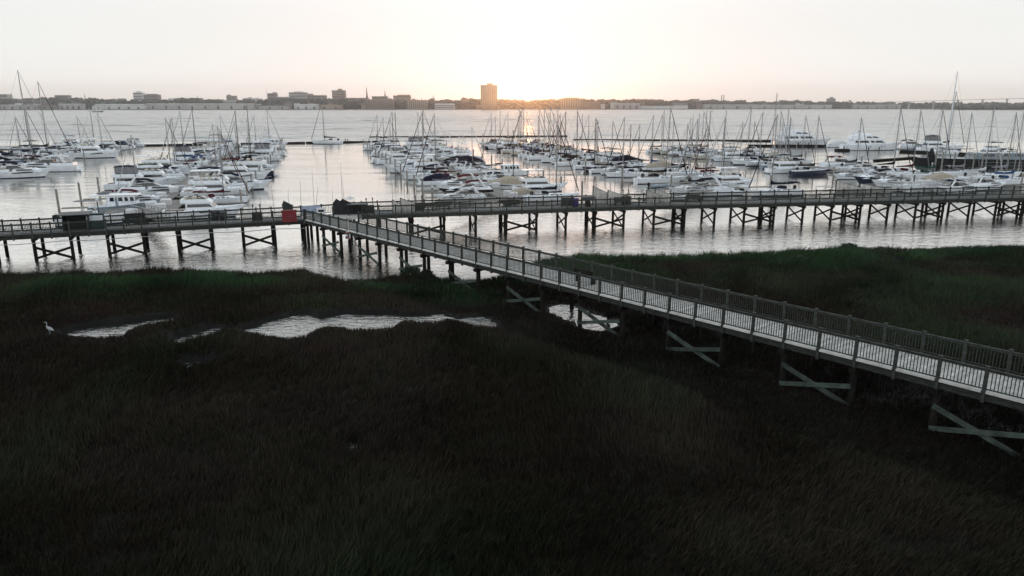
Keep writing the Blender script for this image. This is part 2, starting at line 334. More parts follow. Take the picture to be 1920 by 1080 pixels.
c = c * (1 - rr) + red[None] * rr; oo = np.clip((26 - yy) / 14, 0, 1)[:, None] * np.clip(pn * 1.6 - .3, 0, 1)[:, None]; c = c * (1 - oo) + oliv[None] * oo
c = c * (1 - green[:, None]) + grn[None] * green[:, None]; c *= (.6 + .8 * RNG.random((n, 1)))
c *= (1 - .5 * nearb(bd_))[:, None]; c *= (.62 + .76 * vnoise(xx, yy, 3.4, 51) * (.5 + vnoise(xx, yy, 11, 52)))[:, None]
straw = RNG.random(n) < .05; c[straw] = c[straw] * .5 + np.array([.035, .028, .016])
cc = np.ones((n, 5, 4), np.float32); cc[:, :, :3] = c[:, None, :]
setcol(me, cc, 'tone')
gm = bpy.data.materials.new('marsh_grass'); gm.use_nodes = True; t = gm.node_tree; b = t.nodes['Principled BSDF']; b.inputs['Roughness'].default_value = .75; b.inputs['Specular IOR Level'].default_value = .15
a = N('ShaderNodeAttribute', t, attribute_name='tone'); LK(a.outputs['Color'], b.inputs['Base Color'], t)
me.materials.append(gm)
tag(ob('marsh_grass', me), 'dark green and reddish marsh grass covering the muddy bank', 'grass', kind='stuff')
# shrubs standing in the marsh
def shrub(p, r, h, label, seed):
    rg = np.random.default_rng(seed); k = 1500; th = rg.random(k) * 2 * np.pi; u = rg.random(k); rad = r * np.sqrt(rg.random(k)) * (1 - .5 * u)
    P = np.stack([np.cos(th) * rad, np.sin(th) * rad, h * (.12 + .85 * u * (1 - .35 * (rad / r) ** 2))], -1) + rg.normal(0, .04, (k, 3))
    A = rg.normal(0, .05, (k, 3)); B = rg.normal(0, .05, (k, 3)); V = np.stack([P - A, P + B, P + A, P - B], 1).reshape(-1, 3)
    me = bpy.data.meshes.new('foliage'); npmesh(me, V, np.arange(4 * k).reshape(-1, 4)); me.materials.append(M['leaf'])
    tt = .6 + .8 * rg.random((k, 1, 1)); setcol(me, np.concatenate([np.ones((k, 4, 3)) * tt, np.ones((k, 4, 1))], -1))
    root = thing('marsh_shrub', label, 'shrub', p, 0, 'shrubs in the marsh'); ob('foliage', me, root)
    g = MB()
    for i in range(6):
        a_ = i * 1.05 + seed; g.tube((0, 0, -.1), (math.cos(a_) * r * .6, math.sin(a_) * r * .6, h * .7), .02, .008, 4)
    g.build('stem', 'pile', root)
dm('leaf', (.013, .032, .013), .7, .2, 3, attr='tone')
def gzat(x, y): return float(gsample(gz, np.array([x]), np.array([y]))[0])
for i, (px, py, r, h, lb) in enumerate([(1590, 476, 1.3, 1.1, 'low green bush at the right edge of the marsh beside the creek'), (772, 512, 1.2, 1.2, 'green bush growing beneath the boardwalk beside a piling'),
                                       (1500, 497, 1.1, .8, 'small green bush in the grass between the creek and the boardwalk'), (800, 516, .8, .8, 'smaller bush right of the one beneath the boardwalk')]):
    p = at(px, py, .2); shrub((p.x, p.y, gzat(p.x, p.y)), r, h, lb, i + 1)
# wading heron
p = at(96, 640, .05); hr = thing('heron', 'pale grey heron with curved neck standing beside the marsh pool', 'bird', (p.x, p.y, max(-.05, gzat(p.x, p.y))), R(168))
g = MB(); sc = .92
def ring(c, ry, rz, ax, n=8):
    ax = Vector(ax).normalized(); u = Vector((0, 1, 0)); v_ = ax.cross(u).normalized(); return [tuple(Vector(c) + u * (ry * math.cos(2 * math.pi * k / n)) + v_ * (rz * math.sin(2 * math.pi * k / n))) for k in range(n)]
spine = [((-.36, 0, .40), .01, .012), ((-.24, 0, .46), .055, .06), ((-.08, 0, .53), .085, .10), ((.06, 0, .585), .08, .095), ((.15, 0, .64), .045, .055), ((.17, 0, .74), .024, .028), ((.12, 0, .82), .02, .024), ((.115, 0, .90), .019, .022), ((.16, 0, .955), .022, .024), ((.215, 0, .955), .028, .030), ((.25, 0, .945), .018, .018)]
spine = [(tuple(x * sc for x in a_), b_ * sc, c_ * sc) for a_, b_, c_ in spine]
rings = []
for i, (c_, ry, rz) in enumerate(spine):
    a_ = Vector(spine[max(0, i - 1)][0]); b_ = Vector(spine[min(len(spine) - 1, i + 1)][0]); rings.append(ring(c_, ry, rz, b_ - a_))
g.loft(rings)
for sgn in (-1, 1):
    g.tube((-.02 * sc, .035 * sgn, .48 * sc), (0, .04 * sgn, .26 * sc), .018, .010, 6); g.tube((0, .04 * sgn, .27 * sc), (-.02, .04 * sgn, 0), .010, .009, 6)
    for a_ in (-.4, 0, .4): g.tube((-.02, .04 * sgn, .008), (-.02 + .1 * math.cos(a_), .04 * sgn + .1 * math.sin(a_), .005), .006, .003, 4)
g.build('body', 'feather', hr, True)
g = MB(); g.tube((.245 * sc, 0, .945 * sc), (.42 * sc, 0, .92 * sc), .014, .002, 6); g.build('beak', 'beak', hr)
g = MB()
for sgn in (-1, 1): g.loft([[(-.34 * sc, .03 * sgn, .42 * sc), (-.34 * sc, .035 * sgn, .44 * sc), (-.33 * sc, .03 * sgn, .43 * sc)], [(-.1 * sc, .11 * sgn, .47 * sc), (-.1 * sc, .10 * sgn, .58 * sc), (-.1 * sc, .05 * sgn, .63 * sc)], [(.08 * sc, .09 * sgn, .54 * sc), (.08 * sc, .09 * sgn, .62 * sc), (.08 * sc, .05 * sgn, .66 * sc)]])
g.build('wing', 'feather', hr)

# ------------------------------------------------------------------ timber boardwalk and fishing piers
ZD, BAY = 2.4, 1.75
def panel_mesh(L, light=False):
    g = MB(); n = 11
    g.box(.07, L - .07, -.07, .07, 1.03, 1.07); g.box(.07, L - .07, -.02, .02, .93, 1.03)
    g.box(.07, L - .07, -.02, .02, .15, .20)
    for k in range(1, n + 1):
        x = .07 + (L - .14) * k / (n + 1); g.tone = random.uniform(.8, 1.15); g.box(x - .016, x + .016, .02, .05, .15, 1.02)
    return g.mesh('railing_panel', 'wood')
POSTM = None
def post_mesh():
    g = MB(); g.box(-.07, .07, -.07, .07, -.42, 1.14); g.box(-.085, .085, -.085, .085, 1.14, 1.17); return g.mesh('railing_post', 'wood')
PANEL = panel_mesh(BAY); POST = post_mesh()
def walk(root, A, B, wdt, n, s_near=True, skip_near=(), skip_far=(), bent0=1, near_brace=0, pile_z=-2.2, trans=False, stag=.25, far_brace=True, wm='wood', dbl=False, dmat='deckdark', kmat='wood', bstep=2):
    """straight span of walkway: A,B ends of the near edge, wdt to the left of A->B or right"""
    A = Vector(A); B = Vector(B); d = (B - A); L = d.length; d.normalize(); nv = Vector((-d.y, d.x, 0))
    if nv.y < 0: nv = -nv
    ang = math.atan2(d.y, d.x); bay = L / n; sgn = 1 if Vector((-d.y, d.x, 0)).dot(nv) > 0 else -1
    X = Matrix.Translation(A) @ Matrix.Rotation(ang, 4, 'Z'); lp = lambda x, y, z: X @ Vector((x, y * sgn, z))
    g = MB(); x = 0
    while x < L:
        g.tone = random.uniform(.78, 1.2); y0, y1 = sorted((0, wdt * sgn)); g.box(x, min(L, x + .138), y0, y1, ZD - .04, ZD + random.uniform(-.003, .003), 0, X); x += .145
    g.build('deck', dmat, root)
    g = MB()
    for yy_ in (.03, wdt * .35, wdt * .65, wdt - .03):
        y0, y1 = sorted(((yy_ - .05) * sgn, (yy_ + .05) * sgn)); g.tone = random.uniform(.8, 1.1); g.box(0, L, y0, y1, ZD - .36, ZD - .045, 0, X)
    g.build('stringer', 'wood', root)
    for yy_, sk in ((-.05, skip_near), (wdt + .05, skip_far)):
        g = MB(); i0 = None
        for i in range(n):
            if i in sk: continue
            yk = yy_ if yy_ < 0 else yy_ - .17; y0, y1 = sorted((yk * sgn - .11, yk * sgn + .11)); g.tone = random.uniform(.85, 1.1); g.box(i * bay + .09, (i + 1) * bay - .09, y0, y1, ZD + .006, ZD + .10, 0, X)
        g.build('kerb', kmat, root)
        for i in range(n + 1):
            if i not in sk or (i - 1) not in sk: ob('railing_post', POST, root, lp(i * bay, yy_, ZD), ang)
            if i < n and i not in sk:
                o = ob('railing_panel', PANEL, root, lp(i * bay, yy_, ZD), ang); o.scale.x = bay / BAY
    bents = list(range(bent0, n + 1, 2))
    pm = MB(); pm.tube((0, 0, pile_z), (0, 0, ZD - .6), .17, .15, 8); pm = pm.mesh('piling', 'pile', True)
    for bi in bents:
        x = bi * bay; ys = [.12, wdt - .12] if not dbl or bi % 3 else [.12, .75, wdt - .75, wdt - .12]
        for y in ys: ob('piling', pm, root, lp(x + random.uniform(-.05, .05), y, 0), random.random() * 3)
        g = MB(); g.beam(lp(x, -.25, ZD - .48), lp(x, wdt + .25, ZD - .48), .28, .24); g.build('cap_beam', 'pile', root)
        if trans:
            g = MB(); g.beam(lp(x + .18, .1, ZD - .7), lp(x + .18, wdt - .1, .25), .05, .2); g.beam(lp(x - .18, .1, .25), lp(x - .18, wdt - .1, ZD - .7), .05, .2); g.build('cross_brace', 'pile', root)
    for k in range(near_brace, len(bents) - 1, bstep):
        x0, x1 = bents[k] * bay, bents[k + 1] * bay
        for y in ([-.09] + ([wdt + .09] if far_brace else [])):
            zl = .05 if not dbl else .12
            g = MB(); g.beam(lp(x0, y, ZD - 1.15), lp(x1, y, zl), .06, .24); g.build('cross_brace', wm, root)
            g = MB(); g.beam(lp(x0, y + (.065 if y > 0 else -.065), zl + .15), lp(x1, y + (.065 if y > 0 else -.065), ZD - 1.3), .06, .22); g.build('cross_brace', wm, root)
    return lp, bay, ang, L, d, nv
# boardwalk from the pier over the marsh to the right
bA = at(574, 413, ZD); d_ = (at(1858, 739, ZD) - bA).normalized()
nb = 40
BW = thing('boardwalk', 'long weathered timber boardwalk on pilings crossing the marsh to the pier', 'boardwalk', (0, 0, 0))
tb = (62.0 / 11.5 * 11.6)
bays_shift = 0
BB = 1.775
walk(BW, (bA.x, bA.y, 0), (bA.x + d_.x * BB * nb, bA.y + d_.y * BB * nb, 0), 3.1, nb, bent0=0, near_brace=1, pile_z=-1.2, wm='wood_green', skip_far=(0, 1, 2), dmat='wood_light', kmat='kerbw', far_brace=False)
# fishing pier, left arm and right arm
a0 = at(0, 444, ZD); a1 = at(570, 413.5, ZD); dl = (a1 - a0).normalized(); A0 = a1 - dl * BAY * 26; NLB = 30
PL = thing('fishing_pier', 'left arm of the timber fishing pier standing over dark water', 'pier', (0, 0, 0), 0, 'arms of the fishing pier')
lpL, bayL, angL, LL, dL, nL = walk(PL, (A0.x, A0.y, 0), (a1.x, a1.y, 0), 3.2, NLB, bent0=2, near_brace=0, wm='pile', far_brace=False)
r0 = at(680, 405, ZD); r1 = at(1197, 388, ZD); r2 = at(1917, 371.6, ZD)
PR = thing('fishing_pier', 'long right arm of the timber fishing pier on crossbraced pilings', 'pier', (0, 0, 0), 0, 'arms of the fishing pier')
n1 = round((r1 - r0).length / BAY)
lpR, bayR, angR, LR, dR, nR = walk(PR, (r0.x, r0.y, 0), (r1.x, r1.y, 0), 3.6, n1, bent0=1, near_brace=1, wm='pile', trans=True, dbl=True, far_brace=False, bstep=3)
d2 = (r2 - r1).normalized(); n2 = 31; q1 = r1 + d2 * .05
lpS, bayS, angS, LS, dS, nS = walk(PR, (q1.x, q1.y, 0), (q1.x + d2.x * BAY * 1.1 * n2, q1.y + d2.y * BAY * 1.1 * n2, 0), 3.8, n2, bent0=1, near_brace=0, wm='pile', trans=True, dbl=True, far_brace=False, bstep=3)
# junction platform between the two arms
fl = lpL(LL, 3.2, 0); fr = lpR(0, 3.6, 0); nr = lpR(0, 0, 0)
g = MB(); P5 = [Vector((a1.x + .02, a1.y + .02, 0)), Vector((nr.x, nr.y, 0)), Vector((fr.x, fr.y, 0)), Vector((fl.x, fl.y, 0))]
g.add([(p.x, p.y, ZD - .012) for p in P5] + [(p.x, p.y, ZD - .3) for p in P5], [(0, 1, 2, 3), (7, 6, 5, 4), (0, 4, 5, 1), (1, 5, 6, 2), (2, 6, 7, 3), (3, 7, 4, 0)]); g.build('deck', 'wood_light', PR)
dj = (fr - fl); nj = 3
for i in range(nj):
    p_ = fl + dj * (i / nj); o = ob('railing_panel', PANEL, PR, (p_.x, p_.y, ZD), math.atan2(dj.y, dj.x)); o.scale.x = dj.length / nj / BAY
    if i: ob('railing_post', POST, PR, (p_.x, p_.y, ZD), math.atan2(dj.y, dj.x))
pm = MB(); pm.tube((0, 0, -2.2), (0, 0, ZD - .3), .17, .15, 8); pm = pm.mesh('piling', 'pile', True)
for p_ in (P5[0] * .8 + P5[2] * .2, P5[1] * .8 + P5[3] * .2, (P5[0] + P5[1] + P5[2] + P5[3]) / 4, P5[2] * .85 + P5[0] * .15, P5[3] * .85 + P5[1] * .15): ob('piling', pm, PR, (p_.x, p_.y, 0))
# service pipe slung along the left arm
g = MB(); g.path([lpL(x, -.25, ZD - .72 - .05 * math.sin(x)) for x in np.linspace(0, LL, 26)], .035, 5); g.build('service_pipe', 'alu', PL)
# pier furniture ------------------------------------------------------------
def onpier(px, py, z=ZD): return at(px, py, z)
def obj_at(name, label, cat, px, py, rz, group=None, z=ZD): p = at(px, py, z); return thing(name, label, cat, (p.x, p.y, z), rz, group)
# shelter on the left arm
o = obj_at('pier_shelter', 'dark timber shelter with flat roof on the left pier arm', 'shelter', 146, 431.5, angL)
g = MB(); g.box(-1.1, 1.1, .6, .68, 0, 1.5); g.box(-1.1, -1.02, -.5, .6, 0, 1.5); g.box(1.02, 1.1, -.5, .6, 0, 1.5); g.build('wall', 'darkmetal', o)
g = MB(); g.add([(-1.35, -.7, 1.51), (1.35, -.7, 1.51), (1.35, .9, 1.62), (-1.35, .9, 1.62), (-1.35, -.7, 1.58), (1.35, -.7, 1.58), (1.35, .9, 1.69), (-1.35, .9, 1.69)], [(3, 2, 1, 0), (4, 5, 6, 7), (0, 1, 5, 4), (1, 2, 6, 5), (2, 3, 7, 6), (3, 0, 4, 7)]); g.build('roof', 'lampmetal', o)
g = MB(); g.box(-.95, .95, .1, .5, .42, .48); g.box(-.9, -.8, .15, .45, 0, .42); g.box(.8, .9, .15, .45, 0, .42); g.build('bench', 'wood', o)
o = obj_at('equipment_cabinet', 'green metal cabinet beside the lamp post on left pier arm', 'cabinet', 181, 429, angL)
g = MB(); g.box(-.75, .75, -.3, .3, .08, 1.45); g.box(-.8, .8, -.35, .35, 1.45, 1.5); g.box(-.7, .7, -.25, .25, 0, .08); g.build('body', 'greenpanel', o)
g = MB(); g.box(-.7, .7, -.325, -.305, .85, 1.35); g.build('door', 'deckw', o)
o = obj_at('lamp_post', 'dark lamp post standing at the left pier shelter', 'lamp', 189, 427, angL)
g = MB(); g.tube((0, 0, 0), (0, 0, 2.6), .06, .05, 8); g.tube((0, 0, 0), (0, 0, .15), .12, .1, 8); g.build('post', 'lampmetal', o)
g = MB(); g.ball((0, 0, 2.72), .16, .16, .16); g.build('lamp_globe', 'deckw', o)
o = obj_at('notice_board', 'dark blank board facing the water on left pier arm', 'board', 254, 424, angL)
g = MB(); g.box(-.9, .9, -.03, .03, .3, 1.3); g.build('panel', 'darkmetal', o)
g = MB(); [g.box(x - .05, x + .05, .03, .13, 0, 1.6) for x in (-.8, .8)]; g.build('leg', 'wood', o)
for px, lb in ((404, 'round dark bin on the pier behind the white sportfishing boat, leftmost'), (419, 'round dark bin on the pier right of its twin')):
    o = obj_at('litter_bin', lb, 'bin', px, 413, angL, 'bins on the pier'); g = MB(); g.tube((0, 0, .05), (0, 0, .85), .36, .42, 12); g.build('barrel', 'darkmetal', o, True); g = MB(); g.ball((0, 0, .87), .44, .44, .16, 12); g.build('lid', 'lampmetal', o, True)
def rodstation(px, py, rz, lb):
    o = obj_at('fishing_station', lb, 'fishing station', px, py, rz, 'fishing stations along the pier')
    g = MB(); g.box(-.5, .5, -.25, .25, .95, 1.02); g.box(-.45, .45, -.2, .2, .5, .54); [g.box(x - .06, x + .06, y - .06, y + .06, 0, .95) for x in (-.42, .42) for y in (-.18, .18)]; g.box(-.5, .5, -.28, -.25, .15, 1.0); g.build('table', 'wood', o)
    for x in (-.35, .35): g = MB(); g.tube((x, .2, .9), (x, .25, 1.65), .04, .05, 6); g.ball((x, .25, 1.7), .09, .09, .1); g.build('rod_holder', 'lampmetal', o)
rodstation(483, 416, angL, 'timber fishing station with two rod holders on left pier arm')
o = obj_at('red_cabinet', 'large red box on the near rail of the pier', 'box', 543, 414.8, angL)
g = MB(); g.box(-.72, .72, -.30, .02, -.05, 1.12); g.build('body', 'redp', o); g = MB(); g.box(-.76, .76, -.34, .06, 1.12, 1.18); g.build('lid', 'redp', o); g = MB(); g.box(-.1, .1, -.33, -.30, .5, .6); g.build('latch', 'lampmetal', o)
o = obj_at('pier_shelter', 'small dark gabled hut behind the red box', 'shelter', 541, 409, angL)
g = MB(); g.box(-.5, .5, -.35, .35, 0, 1.3); g.add([(-.6, -.4, 1.3), (.6, -.4, 1.3), (.6, .4, 1.3), (-.6, .4, 1.3), (-.35, -.4, 1.85), (-.35, .4, 1.85)], [(0, 1, 4), (2, 3, 5), (1, 2, 5, 4), (3, 0, 4, 5), (3, 2, 1, 0)]); g.build('hut', 'wood', o)
o = obj_at('display_panel', 'pale blue display panel on the railing at the pier junction', 'panel', 584, 404.5, angL)
g = MB(); g.box(-1.0, 1.0, -.04, .04, .12, 1.05); g.build('panel', 'bluepanel', o); g = MB(); [g.box(x - .05, x + .05, .04, .12, 0, 1.1) for x in (-.9, .9)]; g.build('leg', 'wood', o)
o = obj_at('cool_box', 'white cooler box with dark opening by the pale blue panel', 'cooler', 602, 404, angL)
g = MB(); g.box(-.45, .45, -.28, .28, .05, .72); g.build('body', 'boxw', o); g = MB(); g.box(-.47, .47, -.3, .3, .72, .82); g.build('lid', 'boxw', o); g = MB(); g.box(-.3, .3, -.292, -.282, .42, .66); g.build('opening', 'rubber', o)
for px, w_, lb in ((637, .7, 'small pointed timber windbreak at the pier junction'), (650, .9, 'larger pointed timber windbreak next to the long dark shelter')):
    o = obj_at('windbreak', lb, 'windbreak', px, 402, angR, 'pointed windbreaks on the pier'); g = MB(); g.add([(-w_, -.05, 0), (w_, -.05, 0), (w_, -.05, 1.05), (-w_ * .4, -.05, 1.75), (-w_, -.05, 1.2), (-w_, .05, 0), (w_, .05, 0), (w_, .05, 1.05), (-w_ * .4, .05, 1.75), (-w_, .05, 1.2)], [(4, 3, 2, 1, 0), (5, 6, 7, 8, 9), (0, 1, 6, 5), (1, 2, 7, 6), (2, 3, 8, 7), (3, 4, 9, 8), (4, 0, 5, 9)]); g.build('boards', 'darkmetal', o)
    g = MB(); [g.box(x - .05, x + .05, .05, .15, 0, 1.1) for x in (-w_ + .08, w_ - .08)]; g.build('post', 'wood', o)
o = obj_at('pier_shelter', 'long dark slatted shelter on the pier beneath the white boat cabin', 'shelter', 671, 402.5, angR)
g = MB(); [g.box(-1.0 + k * .16, -1.0 + k * .16 + .12, .5, .55, .1, 1.05) for k in range(13)]; g.box(-1.05, 1.1, .42, .5, 0, 1.0); g.build('wall', 'darkmetal', o); g = MB(); g.box(-1.15, 1.15, -.4, .8, 1.11, 1.18); g.build('roof', 'lampmetal', o); g = MB(); [g.box(x - .06, x + .06, y - .06, y + .06, 0, 1.11) for x in (-1.0, 1.0) for y in (-.3, .7)]; g.build('post', 'wood', o)
rodstation(694, 402, angR, 'timber fishing station right of the long dark shelter')
def gate(px, py, rz, lb, hgt=2.2, ln=2.6, flip=1):
    o = obj_at('gangway_screen', lb, 'screen', px, py, rz, 'sloping screens at the gangway heads')
    g = MB(); k = 14
    for i in range(k):
        x = ln * i / k; g.tone = random.uniform(.8, 1.2); z1 = hgt - (hgt - 1.0) * (i + .5) / k; g.box(x * flip if flip > 0 else -x - ln / k + .02, (x + ln / k - .02) * flip if flip > 0 else -x, -.03, .03, .1, z1)
    g.build('boards', 'wood_light', o)
    g = MB(); g.beam((0, .06, hgt), (flip * ln, .06, 1.0), .06, .1); g.beam((0, .06, .3), (flip * ln, .06, .3), .06, .1); g.box(-.07, .07, 0, .14, 0, hgt + .06); g.box(flip * ln - .07, flip * ln + .07, 0, .14, 0, 1.05); g.build('frame', 'wood', o)
gate(1112, 384, angR, 'tall sloping boarded screen beside the dark cleaning table'); gate(1140, 384, angR, 'lower sloping boarded screen right of the tallest one', 1.7, 2.2)
gate(752, 399, angR, 'sloping boarded screen on pier left of the maroon canopies', 1.6, 1.6); gate(737, 400, angR, 'leftmost sloping boarded screen on the right pier arm', 1.45, .9)
gate(1212, 382, angR, 'sloping boarded screen at the second gangway', 1.6, 1.7); gate(1228, 381, angS, 'rightmost of the two screens at the second gangway', 1.7, 2.0)
gate(1566, 371, angS, 'sloping boarded screen at the head of the right gangway', 2.2, 4.2); gate(1611, 369, angS, 'rightmost sloping boarded screen on the pier', 1.7, 3.6)
rodstation(786, 397, angR, 'timber fishing station left of the maroon canopies'); rodstation(1174, 384, angR, 'timber fishing station right of the sloping screens')
for px, py, rz, lb in ((830, 394, angR, 'long timber bench with backrest on pier before the black boat'), (1165, 385, angR, 'timber bench with backrest near the boarded screens'), (1300, 379, angS, 'timber bench with backrest before the large white cruiser'), (800, 396, angR, 'leftmost timber bench on the right pier arm')):
    o = obj_at('bench', lb, 'bench', px, py, rz, 'benches along the pier'); g = MB(); g.box(-.9, .9, -.25, .2, .42, .48); g.build('seat', 'wood', o); g = MB(); g.box(-.9, .9, .2, .25, .5, .95); g.build('backrest', 'wood', o)
    for x in (-.75, .75): g = MB(); g.box(x - .05, x + .05, -.22, .22, 0, .42); g.build('leg', 'wood', o)
o = obj_at('board_panel', 'brown boarded panel on the pier rail left of the purple bin', 'panel', 1064, 388, angR); g = MB(); g.box(-.8, .8, -.04, .04, .1, 1.1); g.build('panel', 'wood', o); g = MB(); [g.box(x - .05, x + .05, .04, .14, 0, 1.15) for x in (-.7, .7)]; g.build('leg', 'wood', o)
o = obj_at('wheeled_bin', 'purple bin on the pier beside the brown panel', 'bin', 1079, 388, angR); g = MB(); g.frus((-.22, .22, .22, .06), (-.29, .29, .28, .95)); g.build('body', 'purple', o); g = MB(); g.box(-.31, .31, -.3, .3, .95, 1.02); g.build('lid', 'purple', o); g = MB(); [g.tube((x, -.2, .1), (x + .06, -.2, .1), .1, .1, 10) for x in (-.28, .22)]; g.build('wheel', 'rubber', o)
o = obj_at('cleaning_table', 'dark cleaning table with flared top on single pedestal', 'table', 1102, 387, angR); g = MB(); g.frus((-.55, .55, .3, .7), (-.85, .85, .42, 1.15)); g.build('basin', 'lampmetal', o); g = MB(); g.frus((-.3, .3, .22, 0), (-.22, .22, .18, .7)); g.build('pedestal', 'pile', o)
p = at(656, 441, 2.0); dn_ = Vector((-.75, -.66, 0)); o = thing('life_ring', 'pale life ring hanging outside the boardwalk railing near the pier', 'life ring', (p.x + dn_.x * .1, p.y + dn_.y * .1, 2.0), math.atan2(d_.y, d_.x))
g = MB(); nn = 18; g.path([(math.cos(6.2832 * k / nn) * .36, -.1, math.sin(6.2832 * k / nn) * .36) for k in range(nn + 1)], .075, 6); g.build('ring', 'deckw', o, True); g = MB(); [g.beam((math.cos(a_) * .27, -.1, math.sin(a_) * .27), (math.cos(a_) * .45, -.1, math.sin(a_) * .45), .2, .18) for a_ in (.785, 2.356, 3.93, 5.5)]; g.build('band', 'redp', o); g = MB(); g.box(-.05, .05, -.08, .0, .3, 1.5); g.build('hanger', 'kerbw', o)
p = at(1088, 532, ZD); o = thing('bench', 'dark slatted bench on the boardwalk with its back to the near railing', 'bench', (p.x - dn_.x * .42, p.y - dn_.y * .42, ZD), math.atan2(d_.y, d_.x) + math.pi, 'benches along the pier')
g = MB(); [g.box(-.85, .85, y, y + .1, .43, .47) for y in (-.3, -.17, -.04)]; g.build('seat', 'pile', o); g = MB(); [g.box(-.85, .85, .1 + .02 * k, .14 + .02 * k, .52 + .14 * k, .62 + .14 * k) for k in range(3)]; g.build('backrest', 'pile', o)
for x in (-.7, .7): g = MB(); g.box(x - .05, x + .05, -.28, .12, 0, .43); g.box(x - .05, x + .05, .05, .12, .43, .9); g.build('leg', 'pile', o)
rods = [(492, 414, 2.6, .1), (518, 412, 3.6, -.1), (545, 408, 2.9, .15), (570, 405, 4.0, .05), (595, 403, 5.4, 0), (598, 403, 3.0, .4), (625, 402, 2.7, 0), (643, 401, 6.2, .02), (647, 401, 4.5, -.1), (740, 399, 3.4, 0), (763, 398, 5.2, .03), (772, 398, 4.2, 0), (786, 397, 5.4, 0), (1205, 381, 4.6, .05), (1166, 384, 6.0, .02), (1178, 384, 4.5, 0)]
seq = ['first', 'second', 'third', 'fourth', 'fifth', 'sixth', 'seventh', 'eighth', 'ninth', 'tenth', 'eleventh', 'twelfth', 'thirteenth', 'fourteenth', 'fifteenth', 'sixteenth', 'seventeenth', 'eighteenth', 'nineteenth', 'twentieth', 'twenty-first', 'twenty-second', 'twenty-third', 'twenty-fourth', 'twenty-fifth', 'twenty-sixth', 'twenty-seventh', 'twenty-eighth', 'twenty-ninth', 'thirtieth'] + ['thirty-' + x for x in ('first', 'second', 'third', 'fourth', 'fifth', 'sixth', 'seventh', 'eighth', 'ninth')] + ['fortieth']
for i, (px, py, ln, tl) in enumerate(sorted(rods)):
    p = at(px, py, ZD); f = (nL if px < 600 else nR); q = p + f * 2.6; q.z = ZD
    o = thing('fishing_rod', f'thin upright fishing rod on the far pier rail, {seq[i]} from the left', 'fishing rod', (q.x, q.y, ZD), 0, 'fishing rods on the pier')
    g = MB(); g.tube((0, 0, .6), (tl * ln * .3, tl * .2, .6 + ln * .75), .022, .010, 5); g.build('rod', 'rig', o); g = MB(); g.tube((0, 0, .1), (0, 0, .75), .03, .03, 6); g.build('handle', 'rubber', o)
# ------------------------------------------------------------------ boats: one set of part meshes per kind, bow towards +X, waterline z=0
def lerp(a, b, u): return a + (b - a) * u
def hullfun(L, B, fs, fb, kind):
    def hb(u):
        if kind == 'sail':
            return B / 2 * (1 - max(0, (u - .42) / .58) ** 2.1) * (1 - .32 * max(0, (.42 - u) / .42) ** 2)
        return B / 2 * (1 - max(0, (u - .4) / .6) ** 2.6) * (.93 + .07 * min(1, u / .4))
    def sh(u): return fs + (fb - fs) * u ** 1.8
    return hb, sh
def hull_meshes(L, B, fs, fb, kind, rake=.10):
    hb, sh = hullfun(L, B, fs, fb, kind); n = 14; lev = [0, .12, .55, 1]; rings = []
    for i in range(n + 1):
        u = i / n; h = max(hb(u), .03); z = [-.3, .1 + .1 * u, lerp(.1, sh(u), .6), sh(u)]
        fl = [.55, .80 if kind != 'sail' else .86, .93, 1.0]; row = []
        X = [-L / 2 + u * L - rake * L * (1 - l) * u ** 3 + (.02 * L * (1 - l) if kind == 'sail' and u < .1 else 0) * (1 - u * 10) for l in lev]
        narrow = (1 - .55 * u ** 2)
        for k in range(4): f = fl[k] * (narrow if k < 2 else (1 - .25 * u ** 2) if k == 2 else 1); row.append((X[k], -h * f, z[k]))
        row += [(x, -y, z_) for x, y, z_ in reversed(row)]; rings.append(row)
    g = MB(); vs = [p for r in rings for p in r]; fs_ = []; mi = []
    g.add(vs, [])
    for i in range(n):
        for k in range(7):
            if k == 3: continue
            g.f.append((i * 8 + k, i * 8 + k + 1, (i + 1) * 8 + k + 1, (i + 1) * 8 + k)); g.m.append(1 if k in (0, 6) else 0)
    g.f.append(tuple(range(8))); g.m.append(0)
    hull = g
    g = MB(); pts = []
    for i in range(n + 1):
        u = i / n; h = max(hb(u), .03) * .97; x = -L / 2 + u * L - (.01 * L if i == n else 0); pts.append([(x, -h, sh(u) - .05), (x, -h * .4, sh(u) + .0), (x, h * .4, sh(u) + .0), (x, h, sh(u) - .05)])
    g.loft(pts, 0, False, False); deck = g
    # bow rail
    g = MB()
    for s in (-1, 1):
        P = []; 
        for i in range(7, n + 1): u = i / n; P.append((-L / 2 + u * L - (.012 * L), s * max(hb(u), .05) * .92, sh(u) + .55))
        g.path(P, .022, 4)
        for i in (7, 9, 11, 13): u = i / n; y = s * hb(u) * .92; x = -L / 2 + u * L - .012 * L; g.tube((x, y, sh(u) - .05), (x, y, sh(u) + .55), .018, None, 4)
    return hull, deck, g, hb, sh
def hullwin(g, L, hb, sh, spans, v0=.25, v1=.6):
    for s in (-1, 1):
        for u0, u1 in spans:
            us = np.linspace(u0, u1, 6); row = []
            for i, u in enumerate(us):
                f2 = .93 * (1 - .25 * u * u); z2 = lerp(.1, sh(u), .6); ta = .35 + .65 * math.sin(math.pi * (i + .4) / 6.2)
                row.append([(-L / 2 + u * L, s * (hb(u) * lerp(f2, 1, v) + .025), lerp(z2, sh(u), v)) for v in (v0, v0 + (v1 - v0) * ta)])
            for a, c in zip(row[:-1], row[1:]): g.add([a[0], c[0], c[1], a[1]], [(0, 1, 2, 3)] if s < 0 else [(3, 2, 1, 0)])
